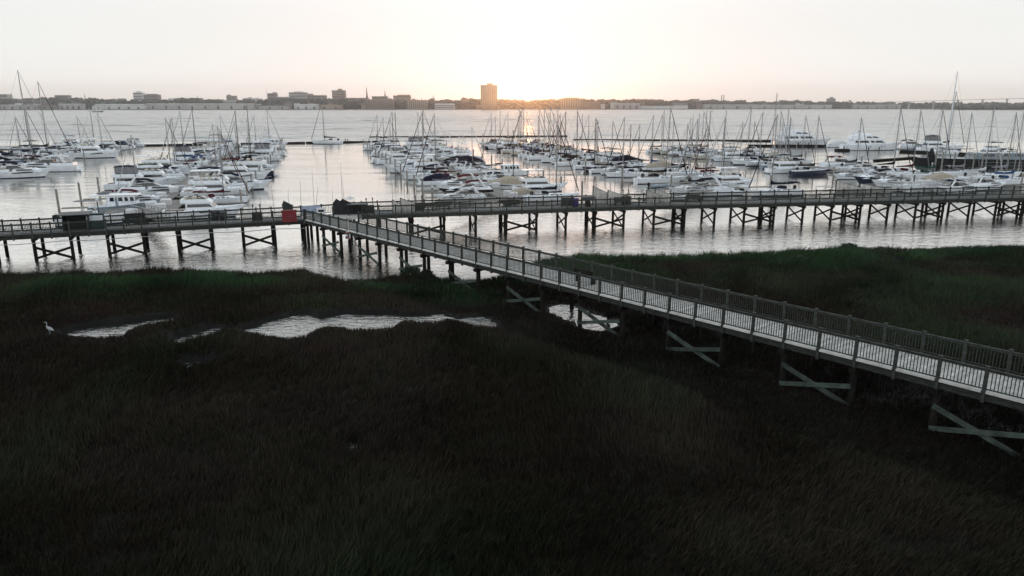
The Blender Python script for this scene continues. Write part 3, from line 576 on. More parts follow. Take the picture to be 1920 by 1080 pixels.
def sidewins(g, b, t, spans, v0, v1, off=.02, front=True, back=False):
    for s in (-1, 1):
        P = lambda u, v: (lerp(lerp(b[0], t[0], v), lerp(b[1], t[1], v), u), s * (lerp(b[2], t[2], v) + off), lerp(b[3], t[3], v))
        for a, c in spans: g.add([P(a, v0), P(c, v0), P(c - .015, v1), P(a + .015, v1)], [(0, 1, 2, 3)] if s < 0 else [(3, 2, 1, 0)])
    for on, k, sg in ((front, 1, 1), (back, 0, -1)):
        if on:
            Q = lambda y, v: (lerp(b[k], t[k], v) + off * sg, y * lerp(b[2], t[2], v), lerp(b[3], t[3], v))
            for y0, y1 in ((-.92, -.04), (.04, .92)): g.add([Q(y0, v0), Q(y1, v0), Q(y1 * .97, v1), Q(y0 * .97, v1)], [(0, 1, 2, 3)])
PROTO = {}
class Proto:
    def __init__(s): s.p = []
    def add(s, name, g, mats, role=None, par=None, smooth=False):
        s.p.append((name, g.mesh(name, mats, smooth), role, par)); return len(s.p) - 1
def P_sail(L=11.5, bim=False, mh=1.20, dodger=True, ketch=False):
    B = .30 * L; q = Proto(); fs, fb = .085 * L, .118 * L; hull, deck, rail, hb, sh = hull_meshes(L, B, fs, fb, 'sail', .09)
    q.add('hull', hull, ['gel', 'stripe_navy'], 'hull', smooth=True); dk = q.add('deck', deck, 'deckw'); q.add('bow_rail', rail, 'steel')
    b_, t_ = (-.10 * L, .27 * L, .27 * B, fs - .02), (-.09 * L, .20 * L, .21 * B, fs + .46)
    g = MB(); g.frus(b_, t_); c = q.add('coachroof', g, 'gel'); g = MB(); sidewins(g, b_, t_, [(.12, .34), (.4, .58), (.64, .78)], .45, .8, front=False); q.add('window', g, 'glass', None, c)
    g = MB(); g.box(.02 * L, .07 * L, -.25, .25, fs + .45, fs + .52); q.add('hatch', g, 'glass', None, c)
    g = MB(); g.frus((-.43 * L, -.11 * L, .31 * B, fs - .03), (-.42 * L, -.11 * L, .27 * B, fs + .22)); g.frus((-.40 * L, -.13 * L, .17 * B, fs + .22), (-.40 * L, -.13 * L, .17 * B, fs + .226), 1); q.add('cockpit', g, ['gel', 'teak'])
    mx = .07 * L; z0 = fs + .3; zt = mh * L + z0
    g = MB(); g.tube((mx, 0, z0), (mx, 0, zt), .115, .085, 7); m = q.add('mast', g, 'alu', 'spar', smooth=True)
    g = MB()
    for f in (.42, .72):
        z = lerp(z0, zt, f); w_ = .30 * B * (1.2 - f * .5); g.tube((mx, -w_ - .1, z - .05), (mx, 0, z), .035, .04, 5); g.tube((mx, w_ + .1, z - .05), (mx, 0, z), .035, .04, 5)
    q.add('spreader', g, 'alu', 'spar', m)
    zb = z0 + .95; bx = -.34 * L
    g = MB(); g.tube((mx, 0, zb), (bx, 0, zb + .05), .075, .06, 6); bo = q.add('boom', g, 'alu', 'spar')
    g = MB(); rr = []
    for i in range(8):
        u = i / 7; x = lerp(mx + .12, bx + .3, u); hh = lerp(.62, .17, u ** .7) * (1 if i else 1.5); ww = lerp(.19, .12, u)
        rr.append([(x, ww * math.cos(2 * math.pi * k / 8), zb + .04 + hh * .42 + hh * .5 * math.sin(2 * math.pi * k / 8)) for k in range(8)])
    g.loft(rr); q.add('sail_cover', g, 'canvas_navy', 'canvas', bo, True)
    g = MB(); g.tube((.475 * L, 0, fb + .35), (mx + .15, 0, zt - .5), .10, .055, 6); q.add('furled_jib', g, 'canvas_navy', 'jib', smooth=True)
    g = MB(); g.tube((-.47 * L, 0, fs), (mx, 0, zt), .016, None, 3)
    for s in (-1, 1): g.tube((mx - .2, s * hb(.57) * .95, fs), (mx, s * .02, zt - .2), .016, None, 3); g.tube((mx + .3, s * hb(.57) * .9, fs), (mx, s * .02, lerp(z0, zt, .7)), .014, None, 3)
    q.add('rigging', g, 'rig')
    if dodger:
        g = MB(); g.frus((-.17 * L, -.07 * L, .22 * B, fs + .44), (-.17 * L, -.10 * L, .20 * B, fs + .95)); q.add('sprayhood', g, 'canvas_navy', 'canvas')
    if bim:
        g = MB(); rr = [[(x, y * .3 * B, fs + 1.75 - .22 * y * y + dz) for y in (-1, -.5, 0, .5, 1)] + [(x, y * .3 * B, fs + 1.68 - .22 * y * y + dz) for y in (1, .5, 0, -.5, -1)] for x, dz in ((-.40 * L, -.04), (-.30 * L, .02), (-.20 * L, -.03))]; g.loft(rr); bi = q.add('bimini', g, 'canvas_navy', 'canvas')
        g = MB(); [g.tube((x, s * .29 * B, fs + .1), (x, s * .28 * B, fs + 1.5), .02, None, 4) for x in (-.39 * L, -.21 * L) for s in (-1, 1)]; q.add('frame', g, 'steel', None, bi)
    g = MB(); g.tube((-.36 * L, -.02, fs + .62), (-.36 * L, .02, fs + .62), .42, .42, 12); g.box(-.36 * L + .02, -.36 * L + .2, -.1, .1, fs + .1, fs + .8); q.add('steering_wheel', g, 'rig')
    g = MB()
    for s in (-1, 1): P = [(-L / 2 + u * L, s * hb(u) * .94, sh(u) + .5) for u in (.02, .15, .3, .45, .52)]; g.path(P, .014, 3); [g.tube((x, y, z - .52), (x, y, z), .014, None, 3) for x, y, z in P]
    q.add('guard_rail', g, 'steel'); return q
def P_cruiser(L=11.5, cover=False):
    B = .33 * L; q = Proto(); fs, fb = .105 * L, .15 * L; hull, deck, rail, hb, sh = hull_meshes(L, B, fs, fb, 'motor', .16)
    q.add('hull', hull, ['gel', 'stripe_navy'], 'hull', smooth=True); q.add('deck', deck, 'deckw'); q.add('bow_rail', rail, 'steel')
    b_, t_ = (-.10 * L, .36 * L, .36 * B, fs), (-.06 * L, .20 * L, .26 * B, fs + .62)
    g = MB(); g.frus(b_, t_); c = q.add('cabin', g, 'gel'); g = MB(); sidewins(g, b_, t_, [(.15, .85)], .3, .72, front=False); q.add('window', g, 'glass', None, c)
    g = MB(); [g.tube((x, 0, fs + .58), (x, 0, fs + .66), .22, .22, 8) for x in (.12 * L, .2 * L)]; q.add('hatch', g, 'glass', None, c)
    if cover:
        g = MB(); rr = []
        for x, h, w_ in ((-.47 * L, .35, .40), (-.36 * L, 1.0, .46), (-.2 * L, 1.5, .47), (-.02 * L, 1.75, .45), (.16 * L, 1.15, .38), (.36 * L, .55, .22)): rr.append([(x, -w_ * B, fs + .05), (x, -w_ * B * .75, fs + h * .7), (x, 0, fs + h), (x, w_ * B * .75, fs + h * .7), (x, w_ * B, fs + .05)])
        g.loft(rr); q.add('storage_cover', g, 'canvas_tan', 'canvas')
    else:
        b2, t2 = (-.16 * L, .10 * L, .30 * B, fs + .60), (-.16 * L, -.01 * L, .26 * B, fs + 1.18); g = MB(); g.frus(b2, t2); ws = q.add('windshield', g, 'glass'); g = MB()
        for s in (-1, 1): g.beam((.10 * L, s * .30 * B, fs + .61), (-.01 * L, s * .26 * B, fs + 1.2), .05, .05); g.beam((-.01 * L, s * .26 * B, fs + 1.2), (-.17 * L, s * .26 * B, fs + 1.2), .05, .05)
        g.beam((-.01 * L, -.26 * B, fs + 1.2), (-.01 * L, .26 * B, fs + 1.2), .05, .05); q.add('windshield_frame', g, 'gel', None, ws)
        g = MB(); g.frus((-.47 * L, -.12 * L, .40 * B, fs - .02), (-.46 * L, -.12 * L, .37 * B, fs + .5)); g.frus((-.43 * L, -.15 * L, .3 * B, fs + .5), (-.43 * L, -.15 * L, .3 * B, fs + .506), 1); q.add('cockpit', g, ['gel', 'teak'])
        g = MB(); rr = [[(x, y * .30 * B, fs + z - .25 * y * y) for y in (-1, -.5, 0, .5, 1)] + [(x, y * .30 * B, fs + z - .07 - .25 * y * y) for y in (1, .5, 0, -.5, -1)] for x, z in ((-.40 * L, 1.85), (-.25 * L, 2.05), (-.10 * L, 1.95), (.0 * L, 1.6))]; g.loft(rr); cv = q.add('canvas_top', g, 'canvas_navy', 'canvas')
        g = MB(); [g.tube((x, s * .30 * B, fs + .45), (x + .2, s * .28 * B, fs + 1.75), .022, None, 4) for x in (-.38 * L, -.24 * L) for s in (-1, 1)]; q.add('frame', g, 'steel', None, cv)
        g = MB()
        for s in (-1, 1): g.beam((-.36 * L, s * .38 * B, fs + .4), (-.27 * L, s * .33 * B, fs + 1.9), .1, .42)
        g.beam((-.27 * L, -.34 * B, fs + 1.92), (-.27 * L, .34 * B, fs + 1.92), .5, .1); g.tube((-.27 * L, 0, fs + 1.97), (-.27 * L, 0, fs + 2.2), .25, .2, 8); q.add('radar_arch', g, 'gel')
    g = MB(); hullwin(g, L, hb, sh, [(.42, .72)], .1, .62); q.add('hull_window', g, 'glass')
    g = MB(); g.box(-.56 * L, -.495 * L, -.40 * B, .40 * B, .26, .36); q.add('swim_platform', g, 'deckw'); return q
def P_fly(L=13, tower=False, hardtop=False, enclosed=False):
    B = .31 * L; q = Proto(); fs, fb = .095 * L, .16 * L; hull, deck, rail, hb, sh = hull_meshes(L, B, fs, fb, 'motor', .15)
    q.add('hull', hull, ['gel', 'stripe_navy'], 'hull', smooth=True); q.add('deck', deck, 'deckw'); q.add('bow_rail', rail, 'steel')
    b0, t0 = (.12 * L, .38 * L, .30 * B, fs + .15), (.10 * L, .28 * L, .24 * B, fs + .62); g = MB(); g.frus(b0, t0); q.add('trunk_cabin', g, 'gel')
    x0 = -.20 * L if tower else -.32 * L
    b_, t_ = (x0, .20 * L, .38 * B, fs - .02), (x0, .08 * L, .31 * B, fs + 1.5); g = MB(); g.frus(b_, t_); c = q.add('cabin', g, 'gel')
    g = MB(); sidewins(g, b_, t_, [(.05, .93)], .50, .86, back=True); q.add('window', g, 'glass', None, c)
    b2, t2 = (x0 - .06 * L, .10 * L, .34 * B, fs + 1.51), (x0 - .06 * L, .05 * L, .31 * B, fs + 2.15); g = MB(); g.frus(b2, (t2[0], t2[1], t2[2], t2[3])); f = q.add('flybridge', g, 'gel')
    g = MB(); g.frus((x0, .01 * L, .24 * B, fs + 2.152), (x0, .01 * L, .24 * B, fs + 2.16)); q.add('bridge_deck', g, 'teak', None, f)
    g = MB(); g.frus((.0 * L, .05 * L, .28 * B, fs + 2.15), (-.03 * L, .0 * L, .26 * B, fs + 2.55)); q.add('windshield', g, 'glass', None, f)
    g = MB(); [g.box(x - .3, x + .3, -.9, .9, fs + 2.16, fs + 2.6) for x in (-.10 * L, -.2 * L)]; q.add('seat', g, 'cream', None, f)
    g = MB(); zt = fs + 3.95
    if hardtop: g.frus((x0 - .03 * L, .05 * L, .29 * B, zt), (x0 - .02 * L, .03 * L, .27 * B, zt + .14)); tp = q.add('hardtop', g, 'gel')
    else:
        rr = [[(x, y * .29 * B, zt - .2 * y * y + dz) for y in (-1, -.5, 0, .5, 1)] + [(x, y * .29 * B, zt - .07 - .2 * y * y + dz) for y in (1, .5, 0, -.5, -1)] for x, dz in ((x0, -.1), (-.14 * L, .05), (.0, -.08))]; g.loft(rr); tp = q.add('bimini', g, 'canvas_navy', 'canvas')
    g = MB(); [g.tube((x, s * .28 * B, fs + 2.1), (x, s * .27 * B, zt), .028, None, 4) for x in (x0 + .1, -.1 * L, .0) for s in (-1, 1)]; q.add('frame', g, 'steel', None, tp)
    if enclosed:
        g = MB(); e0, e1 = (x0 + .1, .03 * L, .285 * B, fs + 2.3), (x0 + .1, .0, .275 * B, zt - .2); g.frus(e0, e1); q.add('enclosure', g, 'canvas_grey', None, f)
    g = MB(); g.frus((-.49 * L, x0, .42 * B, fs - .4), (-.49 * L, x0, .44 * B, fs + .12)); g.frus((-.46 * L, x0 - .03 * L, .34 * B, fs + .12), (-.46 * L, x0 - .03 * L, .34 * B, fs + .126), 1); q.add('cockpit', g, ['gel', 'teak'])
    if tower:
        g = MB()
        for s in (-1, 1):
            g.tube((-.2 * L, s * .30 * B, fs + 2.1), (-.12 * L, s * .14 * B, fs + 7.0), .045, None, 5); g.tube((.05 * L, s * .30 * B, fs + 2.1), (-.04 * L, s * .14 * B, fs + 7.0), .045, None, 5)
            for z in (4.4, 5.6): f_ = (z - 2.1) / 4.9; g.tube((lerp(-.2, -.12, f_) * L, s * lerp(.30, .14, f_) * B, fs + z), (lerp(.05, -.04, f_) * L, s * lerp(.30, .14, f_) * B, fs + z), .03, None, 4)
        g.box(-.14 * L, -.02 * L, -.16 * B, .16 * B, fs + 6.1, fs + 6.16); g.box(-.13 * L, -.03 * L, -.17 * B, .17 * B, fs + 7.0, fs + 7.08); q.add('tuna_tower', g, 'steel')
        g = MB()
        for s in (-1, 1): g.tube((.02 * L, s * .33 * B, fs + 1.9), (-.25 * L, s * (.33 * B + 1.6), fs + 9.5), .035, .012, 4)
        q.add('outrigger', g, 'alu')
    g = MB(); [g.tube((x0 + .2, s * .25 * B, zt), (x0 - .2, s * .25 * B, zt + 2.6), .018, .008, 3) for s in (-1, 1)]; g.tube((-.1 * L, 0, zt + .1), (-.1 * L, 0, zt + .4), .3, .25, 8); q.add('antenna', g, 'deckw')
    g = MB(); hullwin(g, L, hb, sh, [(.46, .68)], .15, .6); q.add('hull_window', g, 'glass')
    g = MB(); g.box(-.55 * L, -.495 * L, -.40 * B, .40 * B, .26, .36); q.add('swim_platform', g, 'deckw'); return q
def P_yacht(L=21):
    B = .25 * L; q = Proto(); fs, fb = .088 * L, .135 * L; hull, deck, rail, hb, sh = hull_meshes(L, B, fs, fb, 'motor', .12)
    q.add('hull', hull, ['gel', 'stripe_black'], 'hull', smooth=True); q.add('deck', deck, 'deckw'); q.add('bow_rail', rail, 'steel')
    g = MB()
    for s in (-1, 1):
        for u in (.35, .42, .6, .66): y = s * (hb(u) * .955 + .03); g.tube((-L / 2 + u * L, y * .995, fs * .72), (-L / 2 + u * L, y * 1.004, fs * .72), .16, .16, 8)
    q.add('porthole', g, 'glass')
    b_, t_ = (-.38 * L, .22 * L, .40 * B, fs), (-.36 * L, .12 * L, .36 * B, fs + 1.9); g = MB(); g.frus(b_, t_); c = q.add('cabin', g, 'gel'); g = MB(); sidewins(g, b_, t_, [(.06, .16), (.20, .50), (.55, .68), (.70, .95)], .42, .80); q.add('window', g, 'glass', None, c)
    b2, t2 = (-.40 * L, .14 * L, .37 * B, fs + 1.9), (-.38 * L, .02 * L, .30 * B, fs + 3.2); g = MB(); g.frus(b2, t2); c = q.add('upper_deck', g, 'gel'); g = MB(); sidewins(g, (b2[0], b2[1], b2[2], b2[3]), t2, [(.52, .72), (.74, .94)], .38, .78); q.add('window', g, 'glass', None, c)
    g = MB(); g.frus((-.30 * L, .0, .28 * B, fs + 3.2), (-.28 * L, -.06 * L, .25 * B, fs + 3.7)); q.add('flybridge', g, 'gel')
    g = MB()
    for s in (-1, 1): g.beam((-.30 * L, s * .27 * B, fs + 3.2), (-.22 * L, s * .22 * B, fs + 4.7), .12, .6)
    g.beam((-.23 * L, -.24 * B, fs + 4.75), (-.23 * L, .24 * B, fs + 4.75), .9, .12); g.tube((-.23 * L, 0, fs + 4.8), (-.23 * L, 0, fs + 5.2), .35, .3, 8); ra = q.add('radar_arch', g, 'gel')
    g = MB(); g.tube((-.24 * L, .3, fs + 4.8), (-.26 * L, .3, fs + 7.2), .03, .012, 4); g.tube((-.24 * L, -.5, fs + 4.8), (-.26 * L, -.5, fs + 6.6), .03, .012, 4); q.add('antenna', g, 'deckw', None, ra)
    g = MB(); g.box(-.545 * L, -.495 * L, -.42 * B, .42 * B, .3, .42); q.add('swim_platform', g, 'teak')
    g = MB(); [g.tube((x * L, -hb(.5) * .99 - .18, .35), (x * L, -hb(.5) * .99 - .18, 1.25), .17, .17, 8) for x in (-.12, .06)]; q.add('fender', g, 'rubber'); return q
def P_trawler(L=11.5):
    B = .34 * L; q = Proto(); fs, fb = .10 * L, .175 * L; hull, deck, rail, hb, sh = hull_meshes(L, B, fs, fb, 'motor', .08)
    q.add('hull', hull, ['gel', 'stripe_black'], 'hull', smooth=True); q.add('deck', deck, 'deckw'); q.add('bow_rail', rail, 'steel')
    b_, t_ = (-.22 * L, .20 * L, .36 * B, fs - .05), (-.22 * L, .17 * L, .34 * B, fs + 1.95); g = MB(); g.frus(b_, t_); c = q.add('wheelhouse', g, 'gel'); g = MB(); sidewins(g, b_, t_, [(.10, .26), (.40, .56), (.62, .76), (.82, .96)], .5, .84, back=True); q.add('window', g, 'glass', None, c)
    g = MB(); sidewins(g, b_, t_, [(.28, .38)], .06, .86, .03, False); q.add('door', g, 'greyhull', None, c)
    g = MB(); g.frus((-.46 * L, .23 * L, .38 * B, fs + 1.95), (-.46 * L, .22 * L, .38 * B, fs + 2.07)); r_ = q.add('roof', g, 'gel'); g = MB(); g.tube((-.12 * L, 0, fs + 2.07), (-.12 * L, 0, fs + 5.2), .06, .04, 6); g.tube((-.12 * L, 0, fs + 2.8), (-.4 * L, 0, fs + 4.0), .035, None, 5); g.box(-.13 * L, -.11 * L, -.6, .6, fs + 4.3, fs + 4.36); q.add('mast', g, 'deckw', None, r_)
    g = MB(); [g.tube((-.44 * L, s * .36 * B, fs), (-.44 * L, s * .36 * B, fs + 1.95), .03, None, 4) for s in (-1, 1)]; q.add('roof_post', g, 'steel', None, r_)
    g = MB(); g.ball((-.3 * L, .5, fs + 2.25), 1.2, .5, .22, 10, 4); q.add('dinghy', g, 'canvas_grey', 'canvas', None, True); return q
def P_console(L=7.5, canopy=True):
    B = .33 * L; q = Proto(); fs, fb = .11 * L, .165 * L; hull, deck, rail, hb, sh = hull_meshes(L, B, fs, fb, 'motor', .14)
    q.add('hull', hull, ['gel', 'stripe_navy'], 'hull', smooth=True); q.add('deck', deck, 'deckw'); q.add('bow_rail', rail, 'steel')
    g = MB(); g.frus((-.10 * L, .06 * L, .20 * B, fs), (-.10 * L, .02 * L, .18 * B, fs + .8)); g.frus((-.25 * L, -.16 * L, .2 * B, fs), (-.25 * L, -.17 * L, .2 * B, fs + .6)); q.add('console', g, 'gel')
    g = MB(); g.frus((.0 * L, .03 * L, .17 * B, fs + .8), (-.03 * L, .0, .15 * B, fs + 1.15)); q.add('windshield', g, 'glass')
    g = MB(); g.box(-.24 * L, .10 * L, -.30 * B, .30 * B, fs + 1.85, fs + 1.92); tt = q.add('t_top', g, 'gel', 'canvas' if canopy else None); g = MB(); [g.tube((x * L, s * .2 * B, fs), (x * L * .9, s * .24 * B, fs + 1.86), .03, None, 4) for x in (-.16, .04) for s in (-1, 1)]; q.add('frame', g, 'steel', None, tt)
    g = MB()
    for y in (-.35, .35): g.box(-.55 * L, -.49 * L, y - .2, y + .2, .55, 1.25); g.box(-.53 * L, -.50 * L, y - .08, y + .08, -.3, .6)
    q.add('outboard', g, 'rubber'); return q
def P_rib(L=4.6):
    q = Proto(); g = MB(); 
    for s in (-1, 1): g.path([(-.5 * L, s * .75, .3), (.1 * L, s * .75, .32), (.36 * L, s * .5, .38), (.5 * L, 0, .46)], .22, 8)
    q.add('hull', g, 'gel', 'hull', smooth=True); g = MB(); g.box(-.46 * L, .3 * L, -.6, .6, .12, .2); q.add('floor', g, 'teak'); g = MB(); g.box(-.2 * L, -.1 * L, -.55, .55, .4, .46); q.add('seat', g, 'deckw'); g = MB(); g.box(-.58 * L, -.5 * L, -.18, .18, .35, .95); g.box(-.56 * L, -.52 * L, -.07, .07, -.2, .4); q.add('outboard', g, 'rubber'); return q
PROTO = {'sail': P_sail(11.5), 'sailb': P_sail(12.3, True, 1.16), 'sails': P_sail(9.6, False, 1.22, False), 'sailt': P_sail(13.6, True, 1.32), 'cruiser': P_cruiser(11.5), 'cover': P_cruiser(11, True), 'fly': P_fly(13), 'flyh': P_fly(13.5, False, True), 'flye': P_fly(12.5, False, False, True),
         'sport': P_fly(14.5, True, True), 'yacht': P_yacht(21), 'trawler': P_trawler(11.5), 'console': P_console(7.5), 'rib': P_rib(4.6)}
PLEN = {'sail': 11.5, 'sailb': 12.3, 'sails': 9.6, 'sailt': 13.6, 'cruiser': 11.5, 'cover': 11, 'fly': 13, 'flyh': 13.5, 'flye': 12.5, 'sport': 14.5, 'yacht': 21, 'trawler': 11.5, 'console': 7.5, 'rib': 4.6}
PNAME = {'sail': ('sailboat', 'sailboat'), 'cruiser': ('cabin_cruiser', 'cabin cruiser'), 'cover': ('cabin_cruiser', 'cabin cruiser'), 'fly': ('flybridge_boat', 'motor yacht'), 'sport': ('sportfishing_boat', 'fishing boat'), 'yacht': ('motor_yacht', 'motor yacht'), 'trawler': ('trawler', 'trawler'), 'console': ('centre_console_boat', 'motorboat'), 'rib': ('inflatable_dinghy', 'dinghy')}
def kindof(k): return 'sail' if k.startswith('sail') else 'fly' if k.startswith('fly') else k
def put_boat(kind, x, y, ang, hull='gel', canvas='navy', jib=None, dark=False, scale=1.0, label=None, zs=1.0):
    nm, cat = PNAME[kindof(kind)]; root = thing(nm, label, cat, (x, y, 0), ang, 'boats in the marina'); root.scale = (scale, scale, scale * zs); made = []
    root.rotation_euler.x = random.gauss(0, .012); root.rotation_euler.y = random.gauss(0, .008) if kind.startswith('sail') else 0
    for n_, me, role, par in PROTO[kind].p:
        o = bpy.data.objects.new(n_, me); COL.objects.link(o); o.parent = made[par] if par is not None else root; made.append(o)
        m = None
        if role == 'hull' and hull != 'gel': m = M[hull]
        elif role == 'canvas': m = M['canvas_' + canvas]
        elif role == 'jib': m = M['canvas_' + (jib or canvas)]
        elif role == 'spar' and dark: m = M['darkspar']
        if m: o.material_slots[0].link = 'OBJECT'; o.material_slots[0].material = m
    return root
HN = {'gel': 'white', 'navyhull': 'navy', 'greyhull': 'grey', 'blackhull': 'black', 'cream': 'cream'}
DESC = {'sail': 'sailboat with {c} sail cover', 'cruiser': 'cruiser with {c} canopy', 'cover': 'cruiser under {c} cover', 'fly': 'flybridge yacht with {c} bimini', 'flyh': 'flybridge yacht with hardtop', 'flye': 'flybridge yacht with enclosed bridge', 'sport': 'sportfisher with tuna tower', 'yacht': 'large motor yacht', 'trawler': 'trawler with boxy wheelhouse', 'console': 'open motorboat with {c} canopy', 'rib': 'inflatable dinghy'}
def desc(k, hull, canvas): return HN[hull] + ' ' + DESC[k if k in DESC else kindof(k)].format(c=canvas)
# ------------------------------------------------------------------ floating docks
U = Vector((-.27, 1, 0)).normalized(); VV = Vector((1, .27, 0)).normalized(); VANG = math.atan2(.27, 1)
def sY(s, Y): return Vector((s - .27 * Y, Y, 0))
def inv(p): return (p.x + .27 * p.y, p.y)
DOCKS = {'far left dock': (-73, 135, 262, 2.6), 'left dock': (-23.5, 99, 262, 3.2), 'middle dock': (29, 107, 262, 2.6), 'right dock': (69.5, 121, 268, 2.6), 'far right dock': (113.5, 124, 236, 2.6)}
SIDE = {'far left dock': (11, 11), 'left dock': (12, 12.5), 'middle dock': (12.5, 12.5), 'right dock': (11.0, 9.5), 'far right dock': (12.5, 12.5)}
PITCH_ = 5.0
pile_mesh = None
def dock_pile(x, y, h, lab, grp='mooring pilings', me=[]):
    if not me:
        g = MB(); g.tube((0, 0, -1.5), (0, 0, 2.7), .16, .15, 8); me.append(g.mesh('shaft', 'dockw', True)); g = MB(); g.tube((0, 0, 2.7), (0, 0, 3.05), .19, .02, 8); me.append(g.mesh('cap', 'boxw'))
    o = thing('mooring_piling', lab, 'piling', (x, y, 0), 0, grp); ob('shaft', me[0], o); ob('cap', me[1], o); o.scale.z = h; return o
for dn, (s0, Y0, Y1, wd) in DOCKS.items():
    p0 = sY(s0, Y0); Ld = (sY(s0, Y1) - p0).length; root = thing('floating_dock', f'long floating walkway of the {dn} between moored boats', 'dock', p0, math.atan2(U.y, U.x), 'floating docks of the marina')
    g = MB(); x = 0
    while x < Ld: g.tone = random.uniform(.8, 1.15); g.box(x, min(Ld, x + 2.97), -wd / 2, wd / 2, .36, .5); x += 3
    g.build('deck', 'concrete' if dn == 'left dock' else 'dockw', root); g = MB()
    x = .3
    while x < Ld - 2: g.box(x, x + 2.2, -wd / 2 + .1, wd / 2 - .1, -.25, .36); x += 3
    g.build('float', 'float', root)
    for sd_, ln in ((1, SIDE[dn][0] - 2.5), (-1, SIDE[dn][1] - 2.5)):
        k = 0; x = 2.0
        while x < Ld:
            g = MB(); y0, y1 = sorted((sd_ * wd / 2, sd_ * (wd / 2 + ln))); g.tone = random.uniform(.8, 1.1); g.box(x - .45, x + .45, y0, y1, .34, .47); g.build('finger', 'dockw', root); x += 2 * PITCH_
            if k % 2 == 0 or dn in ('left dock', 'middle dock'):
                q = p0 + U * (x - 2 * PITCH_) + VV * (-sd_ * (wd / 2 + ln + .4)); dock_pile(q.x, q.y, random.uniform(.85, 1.15), 'pale capped mooring piling standing at the end of a dock finger')
            k += 1
# wide concrete landing at the near end of the left dock, with boxes
g = MB(); p0 = sY(-23.5, 92); o = thing('landing_stage', 'wide concrete landing at near end of the left dock behind the pier', 'dock', p0, math.atan2(U.y, U.x)); g.box(-3, 14, -4.2, 4.2, .38, .53); g.build('deck', 'concrete', o); g = MB(); [g.box(x, x + 3, y, y + 3, -.25, .38) for x in (-2.5, 2, 6.5, 10.5) for y in (-4, 1)]; g.build('float', 'float', o)
def dockbox(x, y, lab, s=1.0, ang=0):
    o = thing('dock_box', lab, 'storage box', (x, y, .53), ang, 'white storage boxes on the docks'); o.scale = (s, s, s)
    g = MB(); g.box(-.55, .55, -.38, .38, 0, .62); g.build('body', 'boxw', o); g = MB(); g.add([(-.6, -.43, .62), (.6, -.43, .62), (.6, .43, .62), (-.6, .43, .62), (-.5, -.3, .78), (.5, -.3, .78), (.5, .3, .78), (-.5, .3, .78)], [(3, 2, 1, 0), (4, 5, 6, 7), (0, 1, 5, 4), (1, 2, 6, 5), (2, 3, 7, 6), (3, 0, 4, 7)]); g.build('lid', 'boxw', o)
for px, py, lb in ((284, 390, 'white storage box on the concrete landing beside the grey trawler bow'), (301, 394, 'white storage box nearest the sportfishing boat on the concrete landing'), (312, 385, 'white storage box in the middle of the concrete landing'), (327, 361, 'white storage box at the far end of the concrete landing'), (303, 372, 'white storage box by the bow of the express cruiser on landing'), (248, 405, 'white storage box on the landing just behind the pier rail')):
    p = at(px, py, .5); dockbox(p.x, p.y, lb, 1.15, VANG)
for i, (px, py, lb) in enumerate(((952, 368, 'white storage box at near end of the middle dock'), (962, 371, 'white storage box at the middle dock end nearest the pier'), (930, 352, 'white storage box beside the tan covered cruiser'), (1395, 358, 'white storage box behind the small motorboat at the right dock'))):
    p = at(px, py, .5); dockbox(p.x, p.y, lb, 1.1, VANG)
# gangways from the pier down to the docks
def gangway(a, b, lab):
    o = thing('gangway', lab, 'gangway', a, 0, 'gangways from pier to docks'); d = Vector(b) - Vector(a); g = MB(); d2 = d.normalized(); r = Vector((-d2.y, d2.x, 0)).normalized() * .7
    g.beam((0, 0, 0), d, 1.3, .1); g.build('deck', 'dockw', o)
    for s in (-1, 1):
        g = MB(); n = 8; up = Vector((0, 0, 1.05)); g.beam(r * s + up, d + r * s + up, .06, .08); g.beam(r * s + up * .5, d + r * s + up * .5, .04, .06)
        for k in range(n + 1): q = d * (k / n) + r * s; g.beam(q, q + up, .05, .05)
        for k in range(n): q = d * (k / n) + r * s; g.beam(q, d * ((k + 1) / n) + r * s + up, .03, .03)
        g.build('handrail', 'alu', o)
for (px, py), tgt, lab in (((300, 421), (-23.5, 93), 'metal gangway sloping from the left pier arm to the landing'), ((850, 393), (29, 108), 'metal gangway sloping from the pier to the middle dock'), ((1222, 381), (68.5, 121.5), 'metal gangway sloping from the pier towards the right dock'), ((1570, 370.5), (113.5, 125), 'metal gangway sloping from the pier to the far right dock')):
    p = at(px, py, ZD); p = p + (nL if px < 500 else nR if px < 1200 else nS) * 3.9; p.z = ZD - .1; q = sY(*tgt); q.z = .55; gangway(p, q, lab)
# ------------------------------------------------------------------ explicit boats seen close to the pier: (dock, px of middle, py of waterline, kind, heading +1 right / -1 left, hull, canvas, scale, dark mast, label)
E = []
placed = []
def eb(dock, px, py, kind, hd, hull='gel', canvas='navy', Lm=None, dark=False, lab=None, ang=0, jib=None, mh=None):
    p = at(px, py, 0); sc = (Lm / PLEN[kind]) if Lm else 1.0
    put_boat(kind, p.x, p.y, VANG + (math.pi if hd < 0 else 0) + ang, hull, canvas, jib, dark, sc, lab)
    s, Y = inv(p); placed.append((s, Y, PLEN[kind] * sc)); 
eb('left dock', 180, 421, 'console', 1, 'gel', 'grey', 8, lab='white open boat with frame behind the pier shelter')
eb('left dock', 236, 397, 'trawler', 1, 'greyhull', 'grey', 8.6, lab='grey hulled trawler with boxy white wheelhouse at the landing')
eb('left dock', 262, 383, 'cruiser', 1, 'gel', 'maroon', 8.2, lab='white cruiser with red canopy left of the concrete landing')
eb('left dock', 292, 366, 'cruiser', 1, 'gel', 'black', 10, lab='white cruiser with black canopy and dark anchor wheel at bow')
eb('left dock', 300, 346, 'fly', 1, 'gel', 'green', 9.6, lab='white flybridge yacht with green bimini on the left dock')
eb('left dock', 385, 408, 'sport', 1, 'gel', 'navy', 10.2, lab='white sportfisher with tuna tower right behind the left pier railing')
